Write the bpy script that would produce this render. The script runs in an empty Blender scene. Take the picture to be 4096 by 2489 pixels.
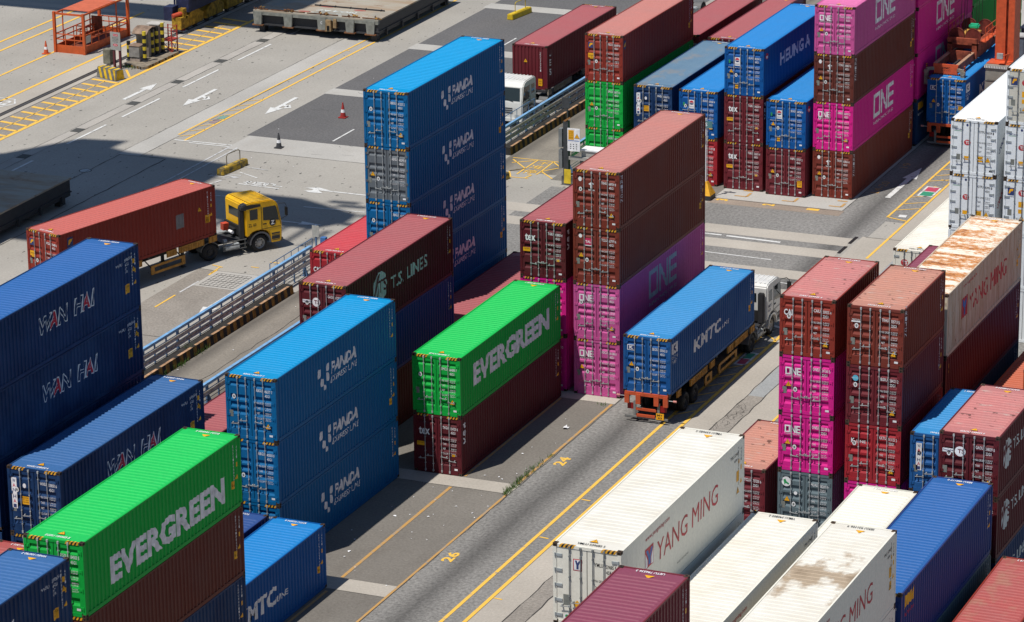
import bpy, bmesh, math, random
from mathutils import Vector, Matrix
R = math.radians
random.seed(7)
sc = bpy.context.scene
COL = sc.collection
# ------------------------------------------------------------------ camera
cd = bpy.data.cameras.new('camera'); cam = bpy.data.objects.new('camera', cd); COL.objects.link(cam)
cd.sensor_width = 36.0; cd.lens = 123.09; cd.clip_start = 1.0; cd.clip_end = 5000.0
_f = Vector((-0.37690868, 0.87335331, -0.308535)); _r = Vector((0.91961098, 0.39264835, -0.0119553)); _u = _r.cross(_f)
cam.matrix_world = Matrix(((_r.x, _u.x, -_f.x, 73.89), (_r.y, _u.y, -_f.y, -152.804), (_r.z, _u.z, -_f.z, 57.768), (0, 0, 0, 1)))
sc.camera = cam
# ------------------------------------------------------------------ sky, sun, exposure
SD = Vector((-0.185, -0.395, 1.0)).normalized()          # towards the sun
elev = math.asin(SD.z); rot = math.atan2(SD.x, SD.y)
w = bpy.data.worlds.new('World'); sc.world = w; w.use_nodes = True
nt = w.node_tree; bg = nt.nodes['Background']
sky = nt.nodes.new('ShaderNodeTexSky'); sky.sky_type = 'NISHITA'; sky.sun_disc = False
sky.sun_elevation = elev; sky.sun_rotation = rot; sky.altitude = 50; sky.air_density = 1.1; sky.dust_density = 0.3; sky.ozone_density = 3.5
nt.links.new(sky.outputs[0], bg.inputs[0]); bg.inputs[1].default_value = 0.074
sl = bpy.data.lights.new('sun', 'SUN'); sl.energy = 4.6; sl.angle = R(0.53); sl.color = (1.0, 0.955, 0.89)
so = bpy.data.objects.new('sun', sl); COL.objects.link(so); so.location = (-40, -60, 120)
so.rotation_euler = SD.to_track_quat('Z', 'Y').to_euler()
sc.view_settings.view_transform = 'Standard'; sc.view_settings.look = 'None'; sc.view_settings.exposure = 0.0; sc.view_settings.gamma = 1.0
sc.cycles.max_bounces = 6; sc.cycles.diffuse_bounces = 3; sc.cycles.glossy_bounces = 2

# ------------------------------------------------------------------ materials
def new_mat(n):
    m = bpy.data.materials.new(n); m.use_nodes = True
    return m, m.node_tree, m.node_tree.nodes['Principled BSDF']
def nd(t, kind, **kw):
    n = t.nodes.new('ShaderNode' + kind)
    for k, v in kw.items():
        if k in ('data_type', 'blend_type', 'operation', 'feature', 'noise_dimensions', 'distance', 'vector_type'): setattr(n, k, v)
        else: n.inputs[k].default_value = v
    return n
def ramp(t, src, a, b, c0=(0, 0, 0, 1), c1=(1, 1, 1, 1)):
    n = t.nodes.new('ShaderNodeValToRGB'); e = n.color_ramp.elements
    e[0].position = a; e[1].position = b; e[0].color = c0; e[1].color = c1
    t.links.new(src, n.inputs[0]); return n.outputs[0]
def mix(t, fac, a, b, mode='MIX'):
    n = t.nodes.new('ShaderNodeMix'); n.data_type = 'RGBA'; n.blend_type = mode
    for sock, v in ((n.inputs['Factor'], fac), (n.inputs['A'], a), (n.inputs['B'], b)):
        if hasattr(v, 'is_output'): t.links.new(v, sock)
        elif isinstance(v, (int, float)): sock.default_value = v
        else: sock.default_value = tuple(v) + ((1,) if len(v) == 3 else ())
    return n.outputs['Result']
def coords(t, sx=1, sy=1, sz=1, rnd=True):
    tc = t.nodes.new('ShaderNodeTexCoord'); mp = t.nodes.new('ShaderNodeMapping')
    mp.inputs['Scale'].default_value = (sx, sy, sz)
    if rnd:
        oi = t.nodes.new('ShaderNodeObjectInfo'); ma = nd(t, 'VectorMath', operation='MULTIPLY_ADD')
        ma.inputs[1].default_value = (91.7, 57.3, 33.1)
        t.links.new(oi.outputs['Random'], ma.inputs[0]); t.links.new(tc.outputs['Object'], ma.inputs[2]); t.links.new(ma.outputs[0], mp.inputs[0])
    else: t.links.new(tc.outputs['Object'], mp.inputs[0])
    return mp.outputs[0]
def noise(t, vec, scale, detail=4, rough=0.55):
    n = nd(t, 'TexNoise', Scale=scale, Detail=detail, Roughness=rough); t.links.new(vec, n.inputs['Vector']); return n.outputs['Fac']
_plain = {}
def plain(n, rgb, rough=0.6, metal=0.0, var=0.12, spec=0.35):
    if n in _plain: return _plain[n]
    m, t, b = new_mat(n)
    c = noise(t, coords(t), 3.0, 5)
    dk = tuple(x * (1 - var * 1.6) for x in rgb); lt = tuple(min(1, x * (1 + var)) for x in rgb)
    t.links.new(ramp(t, c, .3, .7, dk + (1,), lt + (1,)), b.inputs['Base Color'])
    b.inputs['Roughness'].default_value = rough; b.inputs['Metallic'].default_value = metal; b.inputs['Specular IOR Level'].default_value = spec
    _plain[n] = m; return m
_paint = {}
def paint(n, rgb, rust=0.06, fade=0.25, roof=False, stain=0.0, rough=0.5, fadecol=None, peel=False):
    """container paint: faded patches, run streaks, rust blisters"""
    if n in _paint: return _paint[n]
    m, t, b = new_mat(n)
    fc = fadecol or tuple(min(1, .55 * x + .45 * (.32 * sum(rgb) / 3 + .12)) for x in rgb)
    v = coords(t)
    big = noise(t, v, .55, 4)
    st = coords(t, 7.0, .35, .35) if roof else coords(t, 6.0, 6.0, .32)
    if roof: st = coords(t, .9, 7.0, .9)
    strk = noise(t, st, 1.0, 4, .6)
    c = mix(t, ramp(t, big, .38, .72), rgb, fc)
    c = mix(t, fade, rgb, c)
    c = mix(t, ramp(t, strk, .48, .78, (0, 0, 0, 1), (fade * .9,) * 3 + (1,)), c, tuple(x * .55 for x in rgb) if not roof else fc)
    fine = noise(t, v, 9.0, 3)
    c = mix(t, .25, c, ramp(t, fine, .3, .7, (.55, .55, .55, 1), (1, 1, 1, 1)), 'MULTIPLY')
    if stain > 0:
        s = ramp(t, noise(t, coords(t, .8, .45, .5), 1.0, 5, .6), .52, .62, (0, 0, 0, 1), (stain,) * 3 + (1,))
        c = mix(t, s, c, (.30, .22, .14))
    if peel:
        c = mix(t, ramp(t, noise(t, coords(t, 1.4, 2.6, 1), 1.5, 4, .55), .64, .67), c, tuple(x * .28 for x in rgb)); c = mix(t, ramp(t, noise(t, coords(t, .8, 3.0, 1), 1.3, 5, .6), .60, .70, (0, 0, 0, 1), (.7, .7, .7, 1)), c, (.42, .34, .30))
    if rust > 0:
        rv = noise(t, coords(t, 1.0, 2.2 if roof else 1.0, .6), 2.6, 9, .72)
        c = mix(t, ramp(t, rv, .74 - rust * .5, .80 - rust * .45), c, (.16, .052, .016))
    t.links.new(c, b.inputs['Base Color'])
    b.inputs['Roughness'].default_value = rough; b.inputs['Specular IOR Level'].default_value = 0.14
    _paint[n] = m; return m
def ground_mat(n, rgb, speck=.15, stain=.25, stcol=(.10, .085, .07), scale=.12, specsc=9, flecks=.0, lanes=None):
    m, t, b = new_mat(n)
    v = coords(t, rnd=False)
    c = mix(t, ramp(t, noise(t, v, scale, 6, .6), .35, .7), tuple(x * .86 for x in rgb), tuple(min(1, x * 1.1) for x in rgb))
    c = mix(t, ramp(t, noise(t, coords(t, .35, .06, 1, False), 1.0, 5, .65), .5, .8, (0, 0, 0, 1), (stain,) * 3 + (1,)), c, stcol)
    c = mix(t, ramp(t, noise(t, v, .55, 5, .7), .56, .78, (0, 0, 0, 1), (stain * .8,) * 3 + (1,)), c, stcol)
    sp = noise(t, v, specsc, 3, .75)
    c = mix(t, speck, c, ramp(t, sp, .25, .75, (0, 0, 0, 1), (1, 1, 1, 1)), 'OVERLAY')
    if lanes:                                                     # rubber laid down along the wheel tracks
        sx = t.nodes.new('ShaderNodeSeparateXYZ'); t.links.new(coords(t, rnd=False), sx.inputs[0])
        wob = nd(t, 'Math', operation='MULTIPLY_ADD'); t.links.new(noise(t, coords(t, .3, .05, 1, False), 1.0, 3), wob.inputs[0]); wob.inputs[1].default_value = .9
        t.links.new(sx.outputs[0], wob.inputs[2])
        for x0, wd, st in lanes:
            d = nd(t, 'Math', operation='SUBTRACT'); t.links.new(wob.outputs[0], d.inputs[0]); d.inputs[1].default_value = x0 + .45
            a = nd(t, 'Math', operation='ABSOLUTE'); t.links.new(d.outputs[0], a.inputs[0])
            c = mix(t, ramp(t, a.outputs[0], 0.02, wd, (st, st, st, 1), (0, 0, 0, 1)), c, (.035, .033, .033))
    if flecks:
        f = ramp(t, noise(t, coords(t, 1.6, .9, 1, False), 2.2, 2, .4), .70, .715, (0, 0, 0, 1), (flecks,) * 3 + (1,))
        c = mix(t, f, c, (.07, .07, .065))
    t.links.new(c, b.inputs['Base Color']); b.inputs['Roughness'].default_value = .88; b.inputs['Specular IOR Level'].default_value = .2
    bp = nd(t, 'Bump', Strength=.25, Distance=.01); t.links.new(sp, bp.inputs['Height']); t.links.new(bp.outputs[0], b.inputs['Normal'])
    return m
def road_paint(n, rgb, wear=.5):
    m, t, b = new_mat(n)
    v = coords(t, rnd=False)
    k = ramp(t, noise(t, v, 2.2, 8, .75), .60 - wear * .12, .66)
    c = mix(t, k, rgb, (.26, .25, .23)); t.links.new(c, b.inputs['Base Color']); b.inputs['Roughness'].default_value = .7
    return m
def stripes_mat(n, a, c):
    m, t, b = new_mat(n); return m
M_STEEL = plain('galvanised_steel', (.40, .42, .42), .5, .15, .2)
M_RODS = plain('rod_grey', (.20, .215, .22), .5, .2, .2)
M_DARK = plain('dark_steel', (.035, .036, .04), .6)
M_BLACK = plain('black_rubber', (.018, .018, .019), .75)
M_CAST = plain('rusty_casting', (.075, .045, .028), .75, 0, .45)
M_HOLE = plain('casting_hole', (.006, .006, .006), .9)
M_YEL = plain('hazard_yellow', (.72, .36, .02), .6, 0, .2)
M_SIGN = plain('sign_yellow', (.82, .40, .012), .5)
M_BLK = plain('sign_black', (.015, .015, .015), .6)
M_WHITE = plain('lettering_white', (.80, .80, .81), .6, 0, .12)
M_GREY = plain('data_plate_grey', (.20, .21, .19), .5)
M_RED = plain('lettering_red', (.55, .022, .05), .6)
M_NAVY = plain('lettering_navy', (.03, .05, .16), .6)
M_GLASS = plain('window_glass', (.012, .018, .02), .08, 0, .1, .8)

# ------------------------------------------------------------------ mesh builder
class MB:
    def __init__(s): s.v = []; s.f = []; s.mi = []
    def poly(s, pts, m=0):
        i = len(s.v); s.v += [tuple(p) for p in pts]; s.f.append(tuple(range(i, i + len(pts)))); s.mi.append(m)
    def box(s, x0, y0, z0, x1, y1, z1, m=0, T=None):
        i = len(s.v)
        p = [(x0, y0, z0), (x1, y0, z0), (x1, y1, z0), (x0, y1, z0), (x0, y0, z1), (x1, y0, z1), (x1, y1, z1), (x0, y1, z1)]
        if T: p = [tuple(T @ Vector(q)) for q in p]
        s.v += p
        for f in ((0, 3, 2, 1), (4, 5, 6, 7), (0, 1, 5, 4), (1, 2, 6, 5), (2, 3, 7, 6), (3, 0, 4, 7)): s.f.append(tuple(i + k for k in f)); s.mi.append(m)
    def beam(s, a, b, w, h, m=0, up=(0, 0, 1)):
        a = Vector(a); b = Vector(b); d = (b - a); L = d.length; d.normalize(); up = Vector(up)
        if abs(d.dot(up)) > .99: up = Vector((0, 1, 0))
        x = d.cross(up).normalized(); z = x.cross(d)
        T = Matrix(((x.x, d.x, z.x, a.x), (x.y, d.y, z.y, a.y), (x.z, d.z, z.z, a.z), (0, 0, 0, 1)))
        s.box(-w / 2, 0, -h / 2, w / 2, L, h / 2, m, T)
    def tube(s, a, b, r, n=8, m=0, r2=None):
        a = Vector(a); b = Vector(b); d = (b - a).normalized(); up = Vector((0, 0, 1)) if abs(d.z) < .9 else Vector((1, 0, 0))
        x = d.cross(up).normalized(); y = d.cross(x); i = len(s.v); r2 = r if r2 is None else r2
        for c, rr in ((a, r), (b, r2)):
            for k in range(n):
                q = 2 * math.pi * k / n; s.v.append(tuple(c + rr * (math.cos(q) * x + math.sin(q) * y)))
        for k in range(n): s.f.append((i + k, i + (k + 1) % n, i + n + (k + 1) % n, i + n + k)); s.mi.append(m)
        s.f.append(tuple(i + k for k in range(n))[::-1]); s.mi.append(m); s.f.append(tuple(i + n + k for k in range(n))); s.mi.append(m)
    def path(s, pts, r, n=6, m=0):
        for a, b in zip(pts, pts[1:]): s.tube(a, b, r, n, m)
    def prism(s, prof, x0, x1, m=0, ax='x'):
        """profile in the two other axes, extruded along ax"""
        n = len(prof); i = len(s.v)
        for x in (x0, x1):
            for a, b in prof: s.v.append((x, a, b) if ax == 'x' else ((a, x, b) if ax == 'y' else (a, b, x)))
        for k in range(n): s.f.append((i + k, i + (k + 1) % n, i + n + (k + 1) % n, i + n + k)); s.mi.append(m)
        s.f.append(tuple(i + k for k in range(n))[::-1]); s.mi.append(m); s.f.append(tuple(i + n + k for k in range(n))); s.mi.append(m)
    def lathe(s, prof, c, axis='x', n=20, m=0):
        i = len(s.v); c = Vector(c)
        for k in range(n):
            q = 2 * math.pi * k / n
            for h, r in prof:
                a, b = r * math.cos(q), r * math.sin(q)
                s.v.append(tuple(c + (Vector((h, a, b)) if axis == 'x' else Vector((a, b, h)) if axis == 'z' else Vector((a, h, b)))))
        L = len(prof)
        for k in range(n):
            for j in range(L - 1):
                s.f.append((i + k * L + j, i + k * L + j + 1, i + ((k + 1) % n) * L + j + 1, i + ((k + 1) % n) * L + j)); s.mi.append(m)
    def add(s, vs, fs, m=0):
        i = len(s.v); s.v += [tuple(q) for q in vs]
        for f in fs: s.f.append(tuple(i + k for k in f)); s.mi.append(m)
    def mesh(s, name, mats, bevel=0, smooth=False):
        me = bpy.data.meshes.new(name); me.from_pydata(s.v, [], s.f)
        for m in mats: me.materials.append(m)
        me.polygons.foreach_set('material_index', s.mi)
        bm = bmesh.new(); bm.from_mesh(me)
        if bevel:
            bmesh.ops.remove_doubles(bm, verts=bm.verts, dist=1e-5)
            bmesh.ops.bevel(bm, geom=[e for e in bm.edges if len(e.link_faces) == 2 and e.calc_face_angle(0) > .5], offset=bevel, segments=2, affect='EDGES', clamp_overlap=True)
        bmesh.ops.recalc_face_normals(bm, faces=bm.faces)
        bm.to_mesh(me); bm.free()
        if smooth:
            for p in me.polygons: p.use_smooth = True
        me.update(); return me
def put(name, me, parent=None, loc=(0, 0, 0), rz=0.0, mats=None):
    o = bpy.data.objects.new(name, me); COL.objects.link(o); o.parent = parent; o.location = loc; o.rotation_euler = (0, 0, rz)
    if mats:
        for i, m in mats.items(): o.material_slots[i].link = 'OBJECT'; o.material_slots[i].material = m
    return o
def obj(name, mb, mats, parent=None, bevel=0, smooth=False, loc=(0, 0, 0), rz=0.0):
    return put(name, mb.mesh(name, mats if isinstance(mats, (list, tuple)) else [mats], bevel, smooth), parent, loc, rz)
def tag(o, label, cat, group=None):
    o['label'] = label; o['category'] = cat
    if group: o['group'] = group
    return o
def thing(name, label, cat, loc, rz=0.0, group=None):
    o = bpy.data.objects.new(name, None); COL.objects.link(o); o.location = loc; o.rotation_euler = (0, 0, rz); o.empty_display_size = .3
    return tag(o, label, cat, group)
def copy_tree(o, parent=None):
    c = o.copy(); COL.objects.link(c); c.parent = parent
    for ch in list(o.children): copy_tree(ch, c)
    return c
def struct(name, mb, mats): o = obj(name, mb, mats); o['kind'] = 'structure'; return o

# ------------------------------------------------------------------ lettering
_fc = bpy.data.curves.new('lettering_source', 'FONT'); _fo = bpy.data.objects.new('lettering_source', _fc); COL.objects.link(_fo); _tc = {}
def text2d(body, bold=0.0, space=1.0, res=2):
    """text as flat outlines, scaled so the whole string fills 0..1 x 0..1"""
    k = (body, bold, space)
    if k in _tc: return _tc[k]
    _fc.body = body; _fc.offset = bold; _fc.space_character = space; _fc.resolution_u = res
    dg = bpy.context.evaluated_depsgraph_get(); dg.update()
    me = _fo.evaluated_get(dg).to_mesh()
    vs = [(v.co.x, v.co.y) for v in me.vertices]; fs = [tuple(p.vertices) for p in me.polygons]
    _fo.evaluated_get(dg).to_mesh_clear()
    x0 = min(v[0] for v in vs); x1 = max(v[0] for v in vs); y0 = min(v[1] for v in vs); y1 = max(v[1] for v in vs)
    r = ([((a - x0) / (x1 - x0), (b - y0) / (y1 - y0)) for a, b in vs], fs, (x1 - x0) / (y1 - y0)); _tc[k] = r; return r
class Flat:
    """flat lettering and marks in (u, v), several inks"""
    def __init__(s): s.v = []; s.f = []; s.mi = []; s.lay = []
    def poly(s, pts, m=0, lay=0):
        i = len(s.v); s.v += [(a, b) for a, b in pts]; s.lay += [lay] * len(pts); s.f.append(tuple(range(i, i + len(pts)))); s.mi.append(m)
    def rect(s, u0, v0, u1, v1, m=0, lay=0): s.poly([(u0, v0), (u1, v0), (u1, v1), (u0, v1)], m, lay)
    def ring(s, u0, v0, u1, v1, t, m=0, lay=0):
        s.rect(u0, v0, u1, v0 + t, m, lay); s.rect(u0, v1 - t, u1, v1, m, lay); s.rect(u0, v0 + t, u0 + t, v1 - t, m, lay); s.rect(u1 - t, v0 + t, u1, v1 - t, m, lay)
    def ell(s, u, v, ru, rv, m=0, lay=0, n=14, rot=0): s.poly([(u + ru * math.cos(q) * math.cos(rot) - rv * math.sin(q) * math.sin(rot), v + ru * math.cos(q) * math.sin(rot) + rv * math.sin(q) * math.cos(rot)) for q in [2 * math.pi * k / n for k in range(n)]], m, lay)
    def tri(s, u, v, r, m=0, lay=0): s.poly([(u - r, v - r * .75), (u + r, v - r * .75), (u, v + r)], m, lay)
    def text(s, body, u0, v0, u1, v1, m=0, lay=0, bold=0.0, slant=0.0, space=1.0):
        vs, fs, _ = text2d(body, bold, space); i = len(s.v)
        for a, b in vs: s.v.append((u0 + a * (u1 - u0) + slant * b * (v1 - v0), v0 + b * (v1 - v0))); s.lay.append(lay)
        for f in fs: s.f.append(tuple(i + k for k in f)); s.mi.append(m)
    def warn(s, u, v, r, lay=0, my=0, mk=1):
        s.tri(u, v, r * 1.18, mk, lay); s.tri(u, v, r, my, lay + 1); s.poly([(u - r * .07, v - r * .3), (u + r * .1, v - r * .3), (u + r * .05, v + r * .45), (u - r * .05, v + r * .45)], mk, lay + 2)
    def mesh(s, name, mats, fn, cuts=None):
        """fn(u, v, layer) -> xyz; cuts: u positions where the surface folds"""
        bm = bmesh.new(); lay = bm.verts.layers.int.new('l')
        vv = []
        for (a, b), l in zip(s.v, s.lay): q = bm.verts.new((a, b, 0)); q[lay] = l; vv.append(q)
        for f, mi in zip(s.f, s.mi):
            try: q = bm.faces.new([vv[k] for k in f]); q.material_index = mi
            except ValueError: pass
        bmesh.ops.recalc_face_normals(bm, faces=bm.faces)
        if cuts:
            lo = min(a for a, b in s.v); hi = max(a for a, b in s.v)
            for c in cuts:
                if lo < c < hi: bmesh.ops.bisect_plane(bm, geom=bm.verts[:] + bm.edges[:] + bm.faces[:], plane_co=(c, 0, 0), plane_no=(1, 0, 0), dist=1e-6)
        for q in bm.verts: q.co = fn(q.co.x, q.co.y, max(0, q[lay]))
        me = bpy.data.meshes.new(name); bm.to_mesh(me); bm.free()
        for m in mats: me.materials.append(m)
        return me

# ------------------------------------------------------------------ containers
W = 2.438
DIM = {'hc40': (12.192, 2.896), 'std20': (6.058, 2.591), 'std40': (12.192, 2.591), 'reef40': (12.192, 2.896)}
DEP = .036
def pitch(L): n = 43 if L > 10 else 21; return (L - .24) / n, n
def prof(u, L):
    p, n = pitch(L)
    if u < .12 or u > L - .12: return 0.0
    t = ((u - .12) / p) % 1.0
    if t < .33: return 0.0
    if t < .5: return DEP * (t - .33) / .17
    if t < .83: return DEP
    return DEP * (1 - (t - .83) / .17)
def cuts(L):
    p, n = pitch(L); return [.12 + p * (k + q) for k in range(n) for q in (.33, .5, .83, 1.0)]
_tm = {}
def part_mesh(typ, part):
    k = (typ, part)
    if k in _tm: return _tm[k]
    L, H = DIM[typ]; reef = typ == 'reef40'; b = MB(); h = W / 2; mats = [M_DARK]; bev = 0
    if part == 'frame':
        for sx in (-1, 1):
            x0, x1 = sorted((sx * h, sx * (h - .13)))
            for y0, y1 in ((.0, .10), (L - .10, L)): b.box(x0, y0, .118, x1, y1, H - .118)
            x0, x1 = sorted((sx * h, sx * (h - .06)))
            b.box(x0, .10, .0 + .012, x1, L - .10, .165); b.box(x0, .10, H - .085, x1, L - .10, H - .012)
            x0, x1 = sorted((sx * (h - .0015), sx * (h - .11)))
            b.box(x0, .178, .02, x1, .30, .16); 
        b.box(-h + .13, .004, H - .125, h - .13, .09, H - .015); b.box(-h + .178, .002, .012, h - .178, .09, .155)
        b.box(-h + .13, L - .09, H - .105, h - .13, L - .004, H - .015); b.box(-h + .178, L - .09, .012, h - .178, L - .002, .15)
        b.box(-h + .07, .1, .10, h - .07, L - .1, .14, 1); mats = [M_DARK, M_BLACK]
    elif part == 'corner_casting':
        cx, cy, cz = .162, .178, .118
        for (a, lo, hi) in ():
            pass
        b.box(0, 0, 0, cx, cy, cz)
        def hole(fn): b.poly([fn(.5 + .30 * math.cos(q), .5 + .33 * math.sin(q)) for q in [math.pi / 4 * i for i in range(8)]], 1)
        hole(lambda a, c: (a * cx, -.002, c * cz)); hole(lambda a, c: (-.002, a * cy, c * cz)); hole(lambda a, c: (a * cx, c * cy, cz + .002)); hole(lambda a, c: (a * cx, c * cy, -.002))
        mats = [M_CAST, M_HOLE]
    elif part == 'side_panel':
        if reef:
            st = [.1]; x = []
            while st[-1] < L - .1: st.append(min(L - .1, st[-1] + .46))
            for a, c in zip(st, st[1:]):
                b.poly([(-.006, a + .010, .165), (-.006, c - .010, .165), (-.006, c - .010, H - .085), (-.006, a + .010, H - .085)])
                b.poly([(-.006, c - .010, .165), (-.011, c, .165), (-.011, c, H - .085), (-.006, c - .010, H - .085)])
                b.poly([(-.011, c, .165), (-.006, c + .010, .165), (-.006, c + .010, H - .085), (-.011, c, H - .085)])
        else:
            us = [.1] + [.12] + cuts(L) + [L - .1]
            for a, c in zip(us, us[1:]):
                xa = -.008 - prof(a, L); xc = -.008 - prof(c, L)
                b.poly([(xa, a, .16), (xc, c, .16), (xc, c, H - .08), (xa, a, H - .08)])
    elif part == 'end_panel':
        n = 9 if not reef else 1; p = (W - .26) / n; x = -h + .13; ys = []
        if reef:
            b.box(-h + .13, L - .06, .15, h - .13, L - .02, H - .1); b.box(-h + .3, L - .02, .3, h - .3, L - .008, 1.2); b.box(-h + .4, L - .02, 1.4, h - .4, L - .009, 2.5)
        else:
            st = []
            for k in range(n):
                for q, d in ((0, 0), (.55, 0), (.68, 1), (.87, 1)): st.append((x + p * (k + q), d))
            st.append((h - .13, 0))
            for (a, da), (c, dc) in zip(st, st[1:]): b.poly([(a, L - .01 - .04 * da, .15), (c, L - .01 - .04 * dc, .15), (c, L - .01 - .04 * dc, H - .10), (a, L - .01 - .04 * da, H - .10)])
    elif part == 'roof':
        z0 = H - .032; xs = [-h + .055, -h + .12, -h + .20, 0, h - .20, h - .12, h - .055]; fx = [0, 0, 1, 1, 1, 0, 0]
        if reef: p, prf = .305, ((0, 0), (.80, 0), (.86, 1), (.94, 1)); hh = .012
        else: p, prf = .2775, ((0, 0), (.56, 0), (.70, 1), (.86, 1)); hh = .031
        n = int((L - 1.1) / p); y = (L - n * p) / 2; st = [(.1, 0)]
        for k in range(n):
            for q, d in prf: st.append((y + p * (k + q), d))
        st += [(y + n * p, 0), (L - .1, 0)]
        g = []
        for yy, d in st:
            row = []
            for x, f in zip(xs, fx): row.append((x, yy, z0 + hh * d * f + .010 * (1 - (x / h) ** 2))) 
            g.append(row)
        i0 = len(b.v); nx = len(xs)
        for row in g: b.v += row
        for r in range(len(g) - 1):
            for c in range(nx - 1): b.f.append((i0 + r * nx + c, i0 + r * nx + c + 1, i0 + (r + 1) * nx + c + 1, i0 + (r + 1) * nx + c)); b.mi.append(0)
    elif part == 'door':
        # right-hand leaf (x 0 .. h-.13), mirrored for the other; outer face at y = .02, facing -y
        x0, x1, z0, z1 = .012, h - .135, .16, H - .13; y0 = .022; d = .058
        if reef:
            b.box(x0, y0, z0, x1, .07, z1)
        else:
            fr = ((.10, .22), (.36, .46), (.485, .585), (.615, .715), (.855, .935)) if H > 2.7 else ((.10, .24), (.34, .46), (.50, .62), (.66, .78), (.86, .94))
            m = .10; xa, xb = x0 + m, x1 - m; T = z1 - z0
            b.poly([(x0, y0, z0), (xa, y0, z0), (xa, y0, z1), (x0, y0, z1)]); b.poly([(xb, y0, z0), (x1, y0, z0), (x1, y0, z1), (xb, y0, z1)])
            zc = z0
            for a, c in fr:
                a = z0 + a * T; c = z0 + c * T; s1 = .09; s2 = .075
                b.poly([(xa, y0, zc), (xb, y0, zc), (xb, y0, a), (xa, y0, a)])
                b.poly([(xa, y0, a), (xb, y0, a), (xb, y0 + d, a + s1), (xa, y0 + d, a + s1)])
                b.poly([(xa, y0 + d, a + s1), (xb, y0 + d, a + s1), (xb, y0 + d, c - s2), (xa, y0 + d, c - s2)])
                b.poly([(xa, y0 + d, c - s2), (xb, y0 + d, c - s2), (xb, y0, c), (xa, y0, c)])
                b.poly([(xa, y0, a), (xa, y0 + d, a + s1), (xa, y0 + d, c - s2), (xa, y0, c)]); b.poly([(xb, y0, a), (xb, y0, c), (xb, y0 + d, c - s2), (xb, y0 + d, a + s1)])
                zc = c
            b.poly([(xa, y0, zc), (xb, y0, zc), (xb, y0, z1), (xa, y0, z1)])
            b.box(x0, y0 + .001, z0 - .001, x1, .08, z0 + .003)
        b.box(-.012, y0 + .006, z0 + .01, .012, .07, z1 - .01, 1); b.box(x1 + .001, y0 + .012, z0, x1 + .018, .07, z1, 1)
        mats = [M_DARK, M_BLACK]
    elif part == 'lock_rod':
        b.tube((0, -.032, .07), (0, -.032, H - .06), .0175, 7)
        for z in (.09, H - .15): b.box(-.035, -.05, z, .035, .0, z + .10)
        for z in (.45, H * .36, H * .60, H - .42): b.box(-.028, -.052, z, .028, .02, z + .04)
        mats = [M_STEEL]
    elif part == 'door_handle':
        b.beam((-.34, -.062, -.02), (.03, -.062, .01), .016, .028); b.box(-.032, -.07, -.03, .032, -.03, .04); b.box(-.28, -.066, -.04, -.24, .01, .05); mats = [M_STEEL]
    elif part == 'hinge':
        if reef: b.box(-.20, -.010, -.045, .05, .022, .045); b.tube((.045, -.014, -.07), (.045, -.014, .07), .024, 6)
        else: b.box(-.07, -.004, -.05, .055, .022, .05); b.tube((.05, -.012, -.065), (.05, -.012, .065), .02, 6)
    elif part in ('hazard_stripe', 'hazard_stripe_b'):
        for sx in ((-1,) if part == 'hazard_stripe' else (1,)):
            for k in range(7):
                x = sx * (h - .19 - .40) + (k / 7 - .5) * .52 + sx * .12; s = .075
                b.poly([(x, -.001, H - .118), (x + s, -.001, H - .118), (x + s + .05, -.001, H - .02), (x + .05, -.001, H - .02)], k % 2)
                b.poly([(x + .05, .0, H - .010), (x + s + .05, .0, H - .010), (x + s + .09, .09, H - .010), (x + .09, .09, H - .010)], k % 2)
        mats = [M_YEL, M_BLK]
    me = b.mesh(part, mats, bev); _tm[k] = me; return me
_side = {}
def side_lettering(typ, key, draw, mats):
    k = (typ, key, tuple(m.name for m in mats))
    if k not in _side:
        L, H = DIM[typ]; F = Flat(); draw(F)
        if typ == 'reef40': _side[k] = F.mesh('lettering', mats, lambda u, v, l: (.0005 + .0025 * l, u, v))
        else: _side[k] = F.mesh('lettering', mats, lambda u, v, l: (-.005 - prof(u, L) + .003 * l, u, v), cuts(L))
    return _side[k]
def side_code(F, code, L, H, m=0):
    """small vertical id and warning marks at the far end of a side"""
    v = H - .25
    for ch in code.replace(' ', ''):
        F.text(ch, L - .66, v - .10, L - .585, v, m); v -= .135
    v = H - .35
    for ch in '45G1': F.text(ch, L - .38, v - .10, L - .31, v, m); v -= .135
def mirrored(me): 
    m2 = me.copy(); m2.name = me.name
    bm = bmesh.new(); bm.from_mesh(m2); bmesh.ops.scale(bm, vec=(-1, 1, 1), verts=bm.verts); bmesh.ops.reverse_faces(bm, faces=bm.faces); bm.to_mesh(m2); bm.free(); return m2
_mir = {}
def mir(typ, part):
    if (typ, part) not in _mir: _mir[(typ, part)] = mirrored(part_mesh(typ, part))
    return _mir[(typ, part)]
_dm = {}
def door_marks(key, draw, mats, H):
    if key not in _dm:
        F = Flat(); draw(F); _dm[key] = F.mesh('door_marking', mats, lambda u, v, l: (u - W / 2, .017 - .0025 * l, v))
    return _dm[key]
PT = {}
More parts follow.
